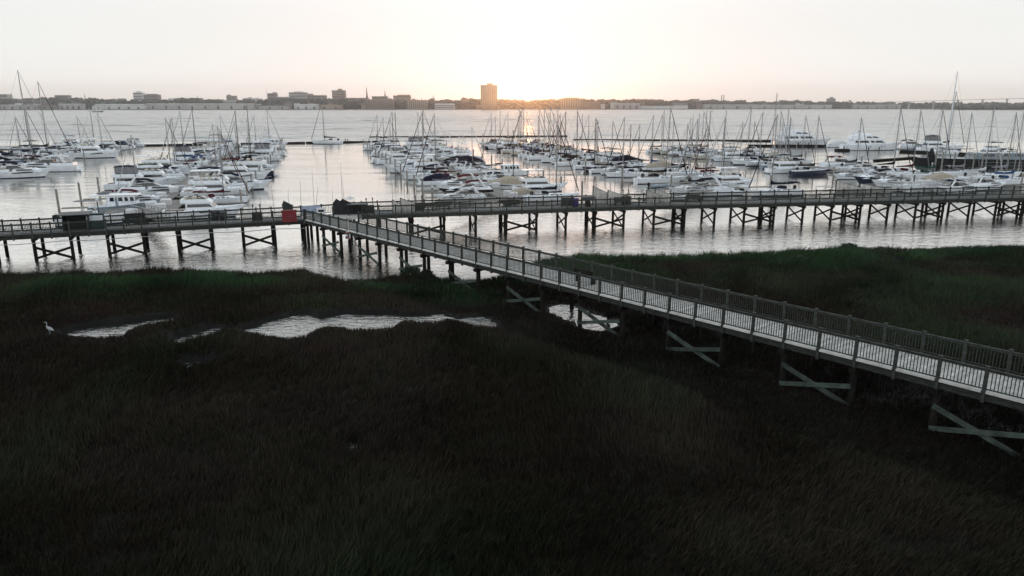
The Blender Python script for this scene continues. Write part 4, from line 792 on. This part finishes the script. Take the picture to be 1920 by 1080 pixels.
eb('left dock', 413, 382, 'sailb', 1, 'gel', 'maroon', 8.8, lab='white sailboat with maroon sail cover behind the sportfisher')
eb('left dock', 450, 356, 'cruiser', 1, 'gel', 'navy', 11, lab='long white express cruiser with pointed bow facing open water')
eb('left dock', 455, 338, 'fly', 1, 'gel', 'maroon', 10.8, lab='white flybridge yacht with maroon bimini behind the long express cruiser')
eb('left dock', 480, 322, 'cruiser', 1, 'gel', 'black', 10.5, lab='white cruiser with black canopy right of the maroon bimini')
eb('middle dock', 660, 400, 'fly', 1, 'gel', 'white', 5.5, lab='white cabin boat moored behind the long dark pier shelter', ang=1.2)
eb('middle dock', 862, 378, 'cruiser', -1, 'gel', 'white', 7.8, lab='white motorboat moored closest behind the right pier arm')
eb('middle dock', 872, 366, 'cruiser', -1, 'blackhull', 'maroon', 8.8, lab='black hulled cruiser with maroon canopy on the middle dock')
eb('middle dock', 858, 354, 'cruiser', -1, 'gel', 'maroon', 9, lab='white cruiser with maroon canopy beyond the black hulled cruiser')
eb('middle dock', 826, 342, 'sail', -1, 'gel', 'maroon', 9.6, lab='white sailboat with maroon sail cover facing left on middle dock')
eb('middle dock', 800, 331, 'cruiser', -1, 'gel', 'navy', 9, lab='small white cruiser with navy canopy facing left on middle dock')
eb('middle dock', 795, 318, 'trawler', -1, 'gel', 'grey', 10, lab='white trawler with boxy wheelhouse facing left on middle dock')
eb('middle dock', 790, 285, 'flye', 1, 'gel', 'grey', 12, lab='tall white yacht with enclosed bridge far out on the middle dock')
eb('middle dock', 985, 372, 'cover', 1, 'gel', 'tan', 6.5, lab='small white boat under tan cover at the middle dock end')
eb('middle dock', 948, 355, 'cover', -1, 'gel', 'tan', 9, lab='white cruiser under a tan storage cover on the middle dock')
eb('middle dock', 1015, 360, 'flyh', 1, 'gel', 'black', 9.5, lab='white flybridge yacht with hardtop and pointed bow behind the moored sailboat')
eb('middle dock', 1035, 376, 'sailb', 1, 'gel', 'navy', 9, False, lab='white sailboat with navy sail cover right behind the pier')
eb('middle dock', 958, 330, 'trawler', 1, 'gel', 'maroon', 8.5, lab='cream boat with boxy cabin beyond the tan covered cruiser')
eb('right dock', 1305, 367, 'cruiser', -1, 'gel', 'black', 10.2, lab='large white cruiser with black canopy nearest the pier at right dock')
eb('right dock', 1358, 366, 'console', -1, 'gel', 'white', 6, lab='small white open motorboat with white canopy beside the large cruiser')
eb('right dock', 1374, 352, 'flyh', 1, 'gel', 'navy', 9, lab='white flybridge yacht with hardtop behind the small open motorboat', ang=0)
eb('right dock', 1276, 374, 'rib', 1, 'gel', 'black', 4.5, lab='inflatable dinghy floating beside the pier under the large cruiser bow')
eb('right dock', 1452, 368, 'sailb', -1, 'gel', 'navy', 10, False, lab='white sailboat with dark sail cover moored alone right behind the pier')
eb('right dock', 1240, 343, 'sailb', -1, 'gel', 'black', 10.8, False, lab='long white sailboat with stern towards the open fairway, right dock', ang=math.pi)
eb('right dock', 1238, 351, 'rib', 1, 'greyhull', 'black', 4.2, lab='grey dinghy floating behind the long white sailboat')
eb('far right dock', 1478, 324, 'fly', 1, 'gel', 'black', 10, lab='white flybridge yacht with black bimini beside the navy sailboat')
eb('far right dock', 1520, 327, 'sailb', 1, 'navyhull', 'black', 9.5, lab='navy hulled sailboat with white deck facing right across the fairway')
eb('far right dock', 1592, 336, 'cruiser', -1, 'gel', 'grey', 7.8, lab='pale motorboat with rounded hull right of the navy sailboat')
eb('far right dock', 1640, 344, 'cruiser', -1, 'navyhull', 'black', 9.8, lab='dark hulled cruiser with pointed white foredeck facing left')
eb('far right dock', 1672, 350, 'cruiser', -1, 'gel', 'white', 9, lab='white cruiser with flat pointed bow in front of the dark cruiser')
eb('far right dock', 1700, 358, 'console', -1, 'gel', 'white', 7.5, lab='white open motorboat with white canopy behind the right gangway screens')
eb('far right dock', 1740, 360, 'cover', 1, 'gel', 'white', 8.2, lab='white cruiser under white cover behind the right pier railing')
eb('far right dock', 1800, 362, 'cruiser', 1, 'gel', 'navy', 8.5, lab='white cruiser with navy canopy closest behind the right pier railing')
eb('far right dock', 1765, 345, 'cover', 1, 'gel', 'tan', 8.5, lab='white cruiser under tan cover right of the open motorboat')
eb('far right dock', 1800, 330, 'sailb', 1, 'gel', 'grey', 10, lab='white sailboat with grey sail cover before the black hulled ship')
eb('far right dock', 1838, 340, 'sail', 1, 'gel', 'white', 10.5, lab='white sailboat with white sail cover right of the tan cover')
eb('far right dock', 1890, 346, 'sailb', 1, 'gel', 'blue', 10.5, lab='white sailboat with blue sail cover at right edge of the marina')
eb('far right dock', 1880, 333, 'sails', 1, 'gel', 'grey', 9.5, lab='pale sailboat with grey sail cover second from the right edge')
eb('far right dock', 1850, 355, 'cruiser', 1, 'gel', 'white', 8.5, lab='white cruiser with white canopy rightmost behind the pier railing')
eb('outer', 1504, 273.5, 'yacht', 1, 'gel', 'navy', 21, lab='large white motor yacht moored left of two by the breakwater', ang=-.27)
eb('outer', 1634, 281.5, 'yacht', 1, 'gel', 'navy', 19.5, lab='large white motor yacht moored right of two by the breakwater', ang=-.24)
eb('outer', 1576, 276, 'cover', 1, 'gel', 'white', 9, lab='small white boat between the two large motor yachts', ang=-.2)
eb('outer', 1712, 279, 'cruiser', 1, 'gel', 'navy', 11, lab='low white motorboat moored right of both large motor yachts', ang=-.2)
eb('outer', 1755, 283, 'flye', 1, 'gel', 'black', 12, lab='white yacht with enclosed bridge beyond the black hulled ship', ang=-.2)
eb('outer', 1772, 281, 'sailt', 1, 'gel', 'black', 13, lab='white sailboat with the tallest mast near the black hulled ship', ang=-.2)
eb('outer', 1765, 290, 'cruiser', -1, 'gel', 'white', 9, lab='white cruiser facing left beyond the black hull', ang=-.2)
eb('outer', 1850, 296, 'fly', -1, 'gel', 'navy', 11, lab='white flybridge yacht with navy bimini beyond the black hull', ang=-.2)
eb('outer', 1900, 300, 'cruiser', 1, 'gel', 'black', 11, lab='white cruiser with black canopy at far right beyond the black hull', ang=-.2)
eb('outer', 613, 270, 'sail', -1, 'gel', 'navy', 12, lab='lone white sailboat moored outside against the thin breakwater', ang=-.27)
eb('far left dock', 178, 296, 'sport', 1, 'gel', 'navy', 14, lab='tall white sportfisher at the outer end of far left dock')
eb('far left dock', 85, 322, 'cruiser', 1, 'gel', 'white', 13, lab='white cruiser with rounded stern nearest on the far left dock', ang=math.pi)
eb('far left dock', 40, 333, 'cruiser', 1, 'gel', 'navy', 12, lab='white cruiser with navy canopy at left edge of the photo')
eb('far left dock', 84, 292, 'sailt', 1, 'gel', 'black', 14.5, lab='white sailboat with black sail cover on the far left dock')
eb('far left dock', 52, 300, 'sailt', 1, 'gel', 'white', 16, lab='white sailboat with the tallest mast on the far left dock')
# fill the remaining slips
auto = []
W = {'far left dock': ('cruiser', 'cruiser', 'fly', 'sail', 'cruiser', 'cover', 'sport'), 'left dock': ('sail', 'sails', 'sailt', 'fly', 'flyh', 'cruiser', 'cruiser', 'sport', 'sailb', 'cruiser', 'flye'),
     'middle dock': ('sail', 'fly', 'cruiser', 'sailb', 'sails', 'cruiser', 'flyh', 'cover', 'sport', 'cruiser', 'sails'), 'right dock': ('sail', 'sail', 'sailb', 'sails', 'cruiser', 'sailb', 'fly', 'sail', 'cover', 'sails'), 'far right dock': ('sail', 'sailb', 'sails', 'sail', 'cruiser', 'sailt', 'fly', 'sailb')}
rf = random.Random(21)
for dn, (s0, Y0, Y1, wd) in DOCKS.items():
    for sd_, mx in ((-1, SIDE[dn][0]), (1, SIDE[dn][1])):
        x = 3.0; k = 0; rows = []
        while True:
            Y = Y0 + x * U.y
            if Y > Y1 - 3: break
            if dn == 'left dock' and sd_ < 0 and Y < 116: x += 2; continue
            kind = rf.choice(W[dn]); Lm = min(mx - .4 - (4.6 if dn == 'middle dock' and sd_ > 0 and Y < 172 else 0), PLEN[kind] * rf.uniform(.68, .93)); s = s0 + sd_ * (wd / 2 + .7 + Lm / 2) / math.cos(VANG)
            p = sY(s0, Y0) + U * x + VV * (sd_ * (wd / 2 + .7 + Lm / 2)); x += PITCH_ * (.94 + .12 * rf.random()); k += 1
            if any(abs(inv(p)[0] - a) < (l + Lm) / 2 * .92 and abs((p.y - .27 * (p.x)) - (b_ - .27 * (a - .27 * b_))) < 3.9 for a, b_, l in placed) or rf.random() < .09: continue
            hull = rf.choices(['gel', 'navyhull', 'cream', 'greyhull'], [88, 5, 5, 2])[0]; cv = rf.choices(['navy', 'black', 'maroon', 'green', 'tan', 'grey', 'white', 'blue'], [34, 30, 12, 4, 5, 4, 6, 5])[0]
            hd = sd_ if rf.random() < .62 else -sd_
            rows.append((p, kind, Lm / PLEN[kind], hull, cv, hd, rf.random() < .15, rf.choice([None, None, 'black', 'grey', 'white'])))
        side = 'left' if sd_ < 0 else 'right'
        rows = rows[::-1]
        for i, (p, kind, sc, hull, cv, hd, dk, jb) in enumerate(rows):
            lab = f'{desc(kind, hull, cv)}, {seq[i]} from river end, {side} of {dn}'
            put_boat(kind, p.x, p.y, VANG + (math.pi if hd < 0 else 0) + rf.gauss(0, .02), hull, cv, jb, dk, sc, lab)
# black hulled ship at the right edge
p = at(1848, 319, 0); bs = thing('black_ship', 'long black hulled ship with pointed bow facing left at marina edge', 'ship', p, math.pi - .06)
Ls = 34; hull, deck, rail, hb, sh = hull_meshes(Ls, 6.2, 2.5, 2.8, 'motor', .06)
hull.build('hull', ['blackhull', 'stripe_black'], bs, True); deck.build('deck', 'greyhull', bs); rail.build('bow_rail', 'lampmetal', bs)
g = MB(); g.beam((.46 * Ls, 0, 2.6), (.72 * Ls, 0, 1.9), 1.4, .6); g.build('bowsprit', 'pile', bs)
g = MB(); g.frus((-.30 * Ls, .12 * Ls, 2.2, 2.45), (-.28 * Ls, .10 * Ls, 2.0, 3.9)); dh = g.build('deckhouse', 'greyhull', bs); g = MB(); sidewins(g, (-.30 * Ls, .12 * Ls, 2.2, 2.45), (-.28 * Ls, .10 * Ls, 2.0, 3.9), [(.05, .2), (.25, .4), (.45, .6), (.7, .9)], .5, .85); g.build('window', 'glass', dh)
for z in (1.2, 1.9): g = MB(); [g.beam((-.40 * Ls, s * (3.09), z), (.10 * Ls, s * (3.12), z), .06, .06) for s in (-1, 1)]; g.build('rubbing_strake', 'greyhull', bs)
g = MB(); g.tube((.36 * Ls, 0, 2.4), (.36 * Ls, 0, 4.8), 1.1, .2, 8); g.build('deck_canopy', 'rubber', bs, True)
g = MB(); g.tube((.27 * Ls, 0, 2.5), (.27 * Ls, 0, 21.2), .2, .1, 8); m_ = g.build('mast', 'deckw', bs, True); g = MB(); g.tube((.27 * Ls, 0, 21), (.12 * Ls, 0, 3), .012, None, 4); g.tube((.27 * Ls, 0, 21), (.42 * Ls, 0, 3), .012, None, 4); g.build('rigging', 'rig', bs)
g = MB(); g.tube((.27 * Ls, 0, 4.6), (.10 * Ls, 0, 4.7), .1, None, 6); g.build('boom', 'alu', m_)
for i, (px, py) in enumerate(((1752, 321), (1764, 322), (1786, 324), (1822, 326), (1838, 328), (1866, 325), (1874, 329), (1886, 326), (1908, 328))):
    q = at(px, py, 0); dock_pile(q.x, q.y, 1.6, 'white mooring post standing in front of the black hulled ship', 'white posts by the black ship')
# floating breakwaters
def breakwater(a, b, lab):
    pa, pb = at(*a), at(*b); d = pb - pa; o = thing('breakwater', lab, 'breakwater', pa, math.atan2(d.y, d.x), 'floating breakwaters'); L = d.length; g = MB(); x = 0
    while x < L: g.tone = random.uniform(.8, 1.2); g.box(x, min(L, x + 11.6), -1.3, 1.3, -.4, .62); x += 12
    g.build('pontoon', 'pile', o); g = MB(); x = 3
    while x < L: g.tube((x, 1.5, -1), (x, 1.5, 1.5), .15, .15, 6); x += 24
    g.build('piling', 'pile', o)
breakwater((-60, 280), (662, 267.5), 'long dark floating breakwater left of the lone moored sailboat gap'); breakwater((693, 258.5), (1063, 256.5), 'dark floating breakwater farthest out in front of the sun'); breakwater((1074, 263.5), (1492, 265.5), 'dark floating breakwater left of the large motor yachts'); breakwater((640, 268.5), (745, 265.8), 'short dark breakwater behind the middle dock end')
breakwater((1405, 274.5), (1720, 275.5), 'dark low pontoon alongside the large motor yachts'); breakwater((1568, 283), (1590, 283), 'short dark float by the stern of the right yacht')
breakwater((1690, 285), (2150, 306), 'dark pontoon running out of the right edge behind the black ship')
# ------------------------------------------------------------------ far shore
dm('far_land', (.06, .06, .05), .9, .2, .01, space='World'); dm('seawall', (.07, .065, .06), .9, .15, .05)
dm('b_pale', (.50, .48, .46), .8, .1, .05); dm('b_brick', (.30, .20, .16), .85, .12, .05); dm('b_brown', (.26, .21, .18), .85, .12, .05); dm('b_white', (.74, .73, .71), .8, .08, .05); dm('b_dark', (.06, .06, .06), .8, .15, .05); dm('b_tan', (.42, .32, .23), .85, .1, .04); dm('b_roof', (.10, .095, .09), .85, .15, .05); dm('b_glass', (.03, .035, .04), .3, .1)
dm('wood_far', (.040, .045, .028), .9, .35, .06, space='World', attr='tone')
def shoreY(px): return np.interp(px, [-800, 0, 600, 1100, 1500, 1700, 3000], [2440, 2520, 2650, 2780, 3000, 3150, 3300])
pxs = list(range(-900, 2901, 100)); g = MB(); fr_ = []
for px in pxs: Y = float(shoreY(px)); X = (px - 960) / FPX * dep(Y, 0); fr_.append((X, Y))
vs = []; 
for X, Y in fr_: k = 5500 / Y; vs += [(X, Y, -1), (X, Y, 1.9), (X * 1.0 + 0, Y + 4, 2.0), (X * 1.35, 5500, 6)]
fs = []
for i in range(len(pxs) - 1):
    a_, b_ = i * 4, i * 4 + 4
    for k in range(3): fs.append((a_ + k, b_ + k, b_ + k + 1, a_ + k + 1))
g.add(vs, fs); tag(g.build('far_shore', 'far_land'), kind='structure')
def ico(seed):
    bm = bmesh.new(); bmesh.ops.create_icosphere(bm, subdivisions=1, radius=1); v = np.array([x.co[:] for x in bm.verts]); f = np.array([[y.index for y in x.verts] for x in bm.faces]); bm.free()
    return v * (1 + np.random.default_rng(seed).normal(0, .16, (len(v), 1))), f
ICO = [ico(i) for i in range(6)]
def wood(name, label, pts, seed):
    rg = np.random.default_rng(seed); VV_, FF_, TT_ = [], [], []; o_ = 0
    for x, y, z, r in pts:
        for c in range(2):
            v, f = ICO[rg.integers(6)]; s = r * rg.uniform(.55, 1.0); V_ = v * np.array([s * 1.1, s, s * .85]) + np.array([x + rg.normal(0, r * .5), y + rg.normal(0, r * .5), z + r * rg.uniform(.4, .95)]); VV_.append(V_); FF_.append(f + o_); TT_.append(np.full(len(v), rg.uniform(.55, 1.5))); o_ += len(v)
    me = bpy.data.meshes.new(name); npmesh(me, np.concatenate(VV_), np.concatenate(FF_)); t_ = np.concatenate(TT_); setcol(me, np.stack([t_, t_, t_, np.ones_like(t_)], -1)); me.materials.append(M['wood_far']); return tag(ob(name, me), label, 'trees', kind='stuff')
rg = np.random.default_rng(5); pts = []
HT = [(-900, 186), (0, 184.5), (40, 186), (100, 184), (200, 187.5), (240, 189), (300, 188.5), (345, 184), (375, 186), (480, 189), (560, 185), (600, 185), (650, 186), (800, 188), (900, 187), (1000, 189), (1080, 187), (1150, 188), (1215, 186.5), (1260, 188), (1350, 189), (1450, 190.5), (1500, 189.5), (1560, 192), (1700, 193), (2900, 193)]
for i in range(4200):
    px = rg.uniform(-500, 2400); Y = float(shoreY(px)) + 62 + rg.random() ** 1.4 * 420; top = np.interp(px, *zip(*HT)) - .4 + abs(rg.normal(0, 3.0)) - 3.2 * vnoise(np.array([px]), np.array([0.]), 9, 77)[0]; p = atY(px, min(top, 201), Y); r = rg.uniform(5, 9)
    z = 1.5
    while z < p.z - r * .6: pts.append((p.x + rg.normal(0, 2), Y, min(z, p.z - r * 1.5), r * rg.uniform(.8, 1.1))); z += r * 1.1
wood('far_treeline', 'hazy band of trees along the far shore behind the buildings', pts, 1)
# wooded island at the right
pts = []; vs = []; n_ = 26
for i in range(n_ + 1): px = 1776 + i * 24; Yn = 2480 - i * 6; p = atY(px, 206, Yn); vs += [(p.x, Yn, -.5), (p.x, Yn + 2, 1.2), (p.x + 20, Yn + 240, 1.6)]
g = MB(); g.add(vs, [f for i in range(n_) for f in ((i * 3, i * 3 + 3, i * 3 + 4, i * 3 + 1), (i * 3 + 1, i * 3 + 4, i * 3 + 5, i * 3 + 2))]); tag(g.build('island_ground', 'far_land'), kind='structure')
for i in range(900): px = rg.uniform(1780, 2390); Y = 2486 + rg.random() * 210 - (px - 1776) * .25; p = atY(px, 200, Y); pts.append((p.x, Y, 1, (10 + 12 * rg.random()) * .62 * min(1, .35 + (px - 1778) / 60)))
wood('island_wood', 'dark wooded island at the right below the bridge', pts, 2)
# buildings: px0, px1, top py, material, label, options
def building(px0, px1, top, m, label, dY=30, deep=25, cat='building', name='building', pent=None, strips=0, doors=0, base=None, gable=False, floors=0, group='buildings on the far shore'):
    pc = (px0 + px1) / 2; Y = float(shoreY(pc)) + dY; a_ = atY(px0, top, Y); b_ = atY(px1, top, Y); w2 = (b_.x - a_.x) / 2; h = a_.z - 1.9; root = thing(name, label, cat, ((a_.x + b_.x) / 2, Y, 1.9), 0, group)
    g = MB(); hb_ = h if not gable else h * .7; g.box(-w2, w2, 0, deep, 0, hb_); g.build('wall', m, root); g = MB()
    if gable: g.add([(-w2 - 1, -1, hb_ + .05), (w2 + 1, -1, hb_ + .05), (w2 + 1, deep + 1, hb_ + .05), (-w2 - 1, deep + 1, hb_ + .05), (-w2 - 1, deep / 2, h), (w2 + 1, deep / 2, h)], [(0, 1, 5, 4), (2, 3, 4, 5), (1, 2, 5), (3, 0, 4), (3, 2, 1, 0)]); g.build('roof', 'b_roof' if m != 'b_white' else 'b_pale', root)
    else: g.box(-w2 - .5, w2 + .5, -.5, deep + .5, hb_ + .02, hb_ + 1.2); r_ = g.build('roof', m if m != 'b_pale' else 'b_white', root)
    if pent and not gable: g = MB(); g.box(w2 * pent[0], w2 * pent[1], deep * .2, deep * .8, hb_ + 1.2, hb_ + 1.2 + pent[2]); g.build('penthouse', m, r_)
    for k in range(strips): x = -w2 + 2 * w2 * (k + .5) / strips; g = MB(); g.box(x - w2 / strips * .45, x + w2 / strips * .45, -.35, -.02, 3, hb_ - 2); g.build('window_strip', 'b_glass', root)
    for k in range(floors): z = hb_ * (k + .45) / floors; g = MB(); g.box(-w2 * .94, w2 * .94, -.3, -.02, z, z + hb_ / floors * .42); g.build('window_strip', 'b_glass', root)
    for k in range(doors): x = -w2 + 2 * w2 * (k + .5) / doors; g = MB(); g.box(x - 3.4, x + 3.4, -.3, -.02, .3, hb_ * .62); g.build('door', 'b_dark', root)
    return root, w2, h, Y
building(-40, 14, 177, 'b_pale', 'pale low block at left edge of the far shore', 160, floors=3); building(30, 84, 189, 'b_brown', 'low brown row left of the dark flat block', 60, floors=2)
building(102, 126, 179, 'b_brown', 'dark flat topped block left of the white lantern spire', 180, floors=3); building(160, 176, 186, 'b_white', 'pale house beside the small white spire', 110, gable=True)
building(110, 152, 195, 'b_pale', 'low pale shed below the dark flat block', 20, doors=4); building(0, 60, 197, 'b_pale', 'low grey shed at far left waterfront', 15, doors=4); building(62, 105, 197.5, 'b_brown', 'low brown waterfront shed second from the left', 15, doors=3)
building(176, 268, 195, 'b_white', 'long pale waterfront shed left of the longest warehouse', 12, doors=5, gable=True); building(249, 266, 174, 'b_white', 'pale tower block left of the brown block', 260, pent=(-.5, .4, 5), floors=6); building(269, 296, 178, 'b_brown', 'squat brown block right of the pale tower block', 240, floors=4, pent=(-.7, .7, 3))
building(274, 470, 194.5, 'b_pale', 'longest pale warehouse with dark doors on the far waterfront', 10, deep=40, doors=8); building(471, 540, 196.5, 'b_pale', 'low tan roofed waterfront building right of the longest warehouse', 12, gable=True, doors=3); building(551, 596, 195, 'b_white', 'white gabled warehouse with two doors right of centre left shore', 14, doors=3, gable=True); building(597, 640, 197, 'b_tan', 'low tan waterfront shed right of the white gabled warehouse', 14, doors=2)
building(416, 440, 189, 'b_pale', 'low pale block with columns among the trees', 55, strips=6); building(424, 440, 180, 'b_brown', 'small castle like block rising above the trees', 260, pent=(-.9, -.3, 4)); building(357, 376, 184, 'b_pale', 'pale domed hall roof among the trees', 260)
building(501, 517, 175.5, 'b_brown', 'brown block right of the thin antenna mast', 300, pent=(.1, .9, 4), floors=4); building(517, 541, 182, 'b_pale', 'low pale wing right of the brown block', 280, floors=2); building(541, 574, 173.5, 'b_pale', 'wide pale hospital block on the skyline', 300, pent=(-.4, .5, 3), floors=6); building(575, 610, 179, 'b_brown', 'stepped brown block right of the wide pale block', 280, pent=(-.9, -.4, 6), floors=4)
building(622, 646, 170, 'b_brick', 'square brown tower block with small rooftop cap', 260, pent=(-.1, .5, 6), floors=7); building(650, 690, 184, 'b_brick', 'low brick row left of the slender steeples', 180, strips=8); building(685, 737, 187, 'b_brick', 'brick waterfront apartments with pale columns under the steeples', 30, strips=12); building(697, 726, 181, 'b_brown', 'flat brown block behind the right steeple', 200, floors=3); building(737, 769, 179.5, 'b_brick', 'wide brick block with raised roof right of the steeples', 210, pent=(-.5, .9, 3), floors=4)
building(762, 800, 188, 'b_tan', 'tan waterfront apartments with tall window strips', 25, strips=10); building(815, 852, 194, 'b_white', 'low white terminal building left of the tall tower', 20, floors=2, gable=True)
tw = building(901, 932, 160, 'b_tan', 'tall tan apartment tower standing alone on the waterfront', 10, deep=34, strips=9, pent=(-.25, .45, 6)); building(893, 938, 198, 'b_brick', 'low brick podium at the foot of the tall tower', 4, deep=6, doors=3)
building(1052, 1092, 185, 'b_tan', 'tan hall with tall columns right of the sun', 40, strips=9, pent=(-.7, .7, 3)); building(1092, 1125, 192, 'b_brick', 'low building with window strips right of the columned hall', 40, strips=9); building(1152, 1200, 194, 'b_pale', 'low pale warehouse among the trees right of the sun', 30, doors=4); building(1200, 1290, 199, 'b_white', 'long low white quay building right of centre', 8, deep=18); building(1264, 1290, 193, 'b_pale', 'small pale block by the long white quay', 40, gable=True)
building(1296, 1312, 186, 'b_brick', 'small brick block left of the twin chimneys', 180); building(1320, 1420, 196.5, 'b_pale', 'long low quay shed below the twin chimneys', 8, doors=4); building(1420, 1560, 197, 'b_pale', 'long pale quay shed right of the twin chimneys', 8, doors=5); building(1554, 1567, 185, 'b_brown', 'distant brown tower block on the right skyline', 500, pent=(-.2, .4, 7), floors=5); building(1600, 1690, 197, 'b_pale', 'low grey shed near the end of the bridge', 8, doors=5)
rm = random.Random(9); mids = sorted([(px + rm.uniform(-6, 6), rm.uniform(12, 26), rm.uniform(184, 189)) for px in (8, 48, 80, 132, 196, 222, 306, 330, 392, 452, 478, 532, 592, 612, 662, 832, 868)])
for i, (px, w_, tp) in enumerate(mids):
    building(px, px + w_, tp, rm.choice(['b_pale', 'b_brown', 'b_brick', 'b_pale', 'b_white']), f'mid height block among skyline trees, {seq[i]} from the left', rm.uniform(120, 330), 18, floors=rm.choice([0, 2, 3]), pent=rm.choice([None, (-.6, .1, 3), (0, .7, 4)]), gable=rm.random() < .25, group='mid height blocks on the skyline')
rh = random.Random(4); hx = sorted(rh.sample(range(0, 260, 9), 9) + rh.sample(range(470, 700, 9), 8) + rh.sample(range(1100, 1320, 9), 6) + rh.sample(range(1420, 1700, 9), 7))
for i, px in enumerate(hx):
    m_ = rh.choice(['b_white', 'b_pale', 'b_tan', 'b_brick']); building(px, px + rh.uniform(7, 15), 195 - rh.random() * 5, m_, f'small house among the far shore trees, {seq[i]} from the left', 48 + rh.random() * 10, 12, 'house', 'far_house', gable=True, group='small houses on the far shore', doors=rh.choice([0, 2]))
def spire(px, top, by, m, label, w_=4.5):
    Y = float(shoreY(px)) + 230; a_ = atY(px, top, Y); b_ = atY(px, by, Y); h = a_.z - 1.9; hb_ = b_.z - 1.9; o = thing('church_steeple', label, 'steeple', (a_.x, Y, 1.9), 0, 'steeples on the skyline'); g = MB(); g.box(-w_, w_, -w_, w_, 0, hb_); g.build('tower', m, o); g = MB(); g.tube((0, 0, hb_), (0, 0, h), w_ * .95, .25, 8); g.build('spire', m, o); return o
spire(687, 161, 180, 'b_dark', 'tall dark church steeple right of the square tower block', 3.4); spire(721.5, 168, 181, 'b_dark', 'second dark steeple right of the tallest one', 3.2); spire(158, 173, 185, 'b_white', 'white lantern spire on the left skyline', 3); spire(812.5, 177, 187, 'b_white', 'pale domed church tower left of the tall tower', 4.5); spire(791, 183, 189, 'b_dark', 'tiny steeple between the brick blocks and domed tower', 2); spire(370, 178, 186, 'b_dark', 'thin small spire above trees on the left', 1.6)
Y = float(shoreY(499)) + 300; a_ = atY(499, 163, Y); o = thing('antenna_mast', 'thin antenna mast beside the brown block on skyline', 'mast', (a_.x, Y, 1.9)); g = MB(); g.tube((0, 0, 0), (0, 0, a_.z - 1.9), .9, .4, 6); g.build('mast', 'b_dark', o)
for px, lb in ((1353.5, 'left chimney of the twin industrial chimneys'), (1357.5, 'right chimney of the twin industrial chimneys')):
    Y = float(shoreY(px)) + 300; a_ = atY(px, 178.5, Y); o = thing('chimney', lb, 'chimney', (a_.x, Y, 1.9), 0, 'twin industrial chimneys'); g = MB(); g.tube((0, 0, 0), (0, 0, a_.z - 1.9), 2.6, 1.9, 10); g.build('stack', 'b_brick', o); g = MB(); g.tube((0, 0, a_.z - 2.0), (0, 0, a_.z - .4), 2.2, 2.2, 10); g.build('rim', 'b_dark', o)
Y = 3400.; a_ = atY(1594, 187.5, Y); o = thing('water_tower', 'small distant water tower on the right skyline', 'water tower', (a_.x, Y, 1.9)); g = MB(); [g.tube((x, y, 0), (x * .6, y * .6, a_.z - 8), .5, .5, 5) for x in (-5, 5) for y in (-5, 5)]; g.build('leg', 'b_dark', o); g = MB(); g.ball((0, 0, a_.z - 5.5), 7, 7, 4.5, 10, 6); g.build('tank', 'b_pale', o)
# bridge at the right
Yb = 3050.; o = None; P = [(1640, 191.6), (1700, 190), (1780, 187.6), (1860, 185.4), (1920, 184), (2100, 181), (2300, 180)]; W_ = [atY(px, py, Yb) for px, py in P]; o = thing('bridge', 'long concrete road bridge rising above the trees at right', 'bridge', (W_[0].x, Yb, 0)); g = MB()
for a_, b_ in zip(W_[:-1], W_[1:]): g.beam(a_ - Vector((W_[0].x, Yb, 1.2)), b_ - Vector((W_[0].x, Yb, 1.2)), 14, 2.0)
g.build('deck', 'b_pale', o)
for px in range(1705, 2280, 46):
    py = np.interp(px, *zip(*P)); q = atY(px, py, Yb); g = MB(); x = q.x - W_[0].x; g.box(x - 1.6, x + 1.6, -4, 4, -1, q.z - 2.4); g.box(x - 2.4, x + 2.4, -6.5, 6.5, q.z - 4.4, q.z - 2.45); g.build('pier', 'b_pale', o)
# craft out on the river
Y = 1650.; p = at(184, 209.2, 0); p = Vector(((184 - 960) / FPX * dep(Y, 0), Y, 0)); o = thing('schooner', 'three masted white sailed schooner far out on the river', 'ship', p, .05); hull, deck, rail, hb, sh = hull_meshes(26, 6, 1.6, 2.4, 'sail'); hull.build('hull', ['b_dark', 'stripe_black'], o, True); deck.build('deck', 'teak', o)
for x, h in ((-7.5, 16), (0.2, 18), (7.2, 17)):
    g = MB(); g.tube((x, 0, 1.5), (x, 0, h), .25, .15, 6); m_ = g.build('mast', 'teak', o); g = MB(); g.add([(x - .3, 0, 3), (x - 5.2, .5, 3.2), (x - 3.4, .6, h * .82), (x - .3, .1, h * .95), (x - .3, .06, 3), (x - 5.2, .56, 3.2), (x - 3.4, .66, h * .82), (x - .3, .16, h * .95)], [(0, 1, 2, 3), (7, 6, 5, 4)]); g.build('sail', 'sail', m_)
for px, py, k, lb, sc, hd in ((1334, 209.6, 'sails', 'tiny white sailboat on the far river right of the tall dark mast', 1.2, 0), (1519, 204.4, 'yacht', 'distant pale ferry close to the far quay', 1.9, 0), (1660, 202.6, 'yacht', 'distant white vessel near the bridge end', 1.2, 0)):
    p = at(px, py, 0); put_boat(k, p.x, p.y, hd, 'gel', 'white', 'white', False, sc, lb)
# masts of two boats with bright sails
# ------------------------------------------------------------------ haze
hm = bpy.data.materials.new('haze'); hm.use_nodes = True; t = hm.node_tree; t.nodes.clear(); oo_ = N('ShaderNodeOutputMaterial', t); pv = N('ShaderNodeVolumePrincipled', t)
pv.inputs['Color'].default_value = (.93, .93, .93, 1); pv.inputs['Density'].default_value = .000155; pv.inputs['Anisotropy'].default_value = .915; LK(pv.outputs[0], oo_.inputs['Volume'], t)
g = MB(); g.box(-5200, 5200, -500, 5800, -3, 135); o = g.build('haze', hm); tag(o, 'thin pale evening haze over the harbour', 'haze', kind='stuff')
o.visible_shadow = True
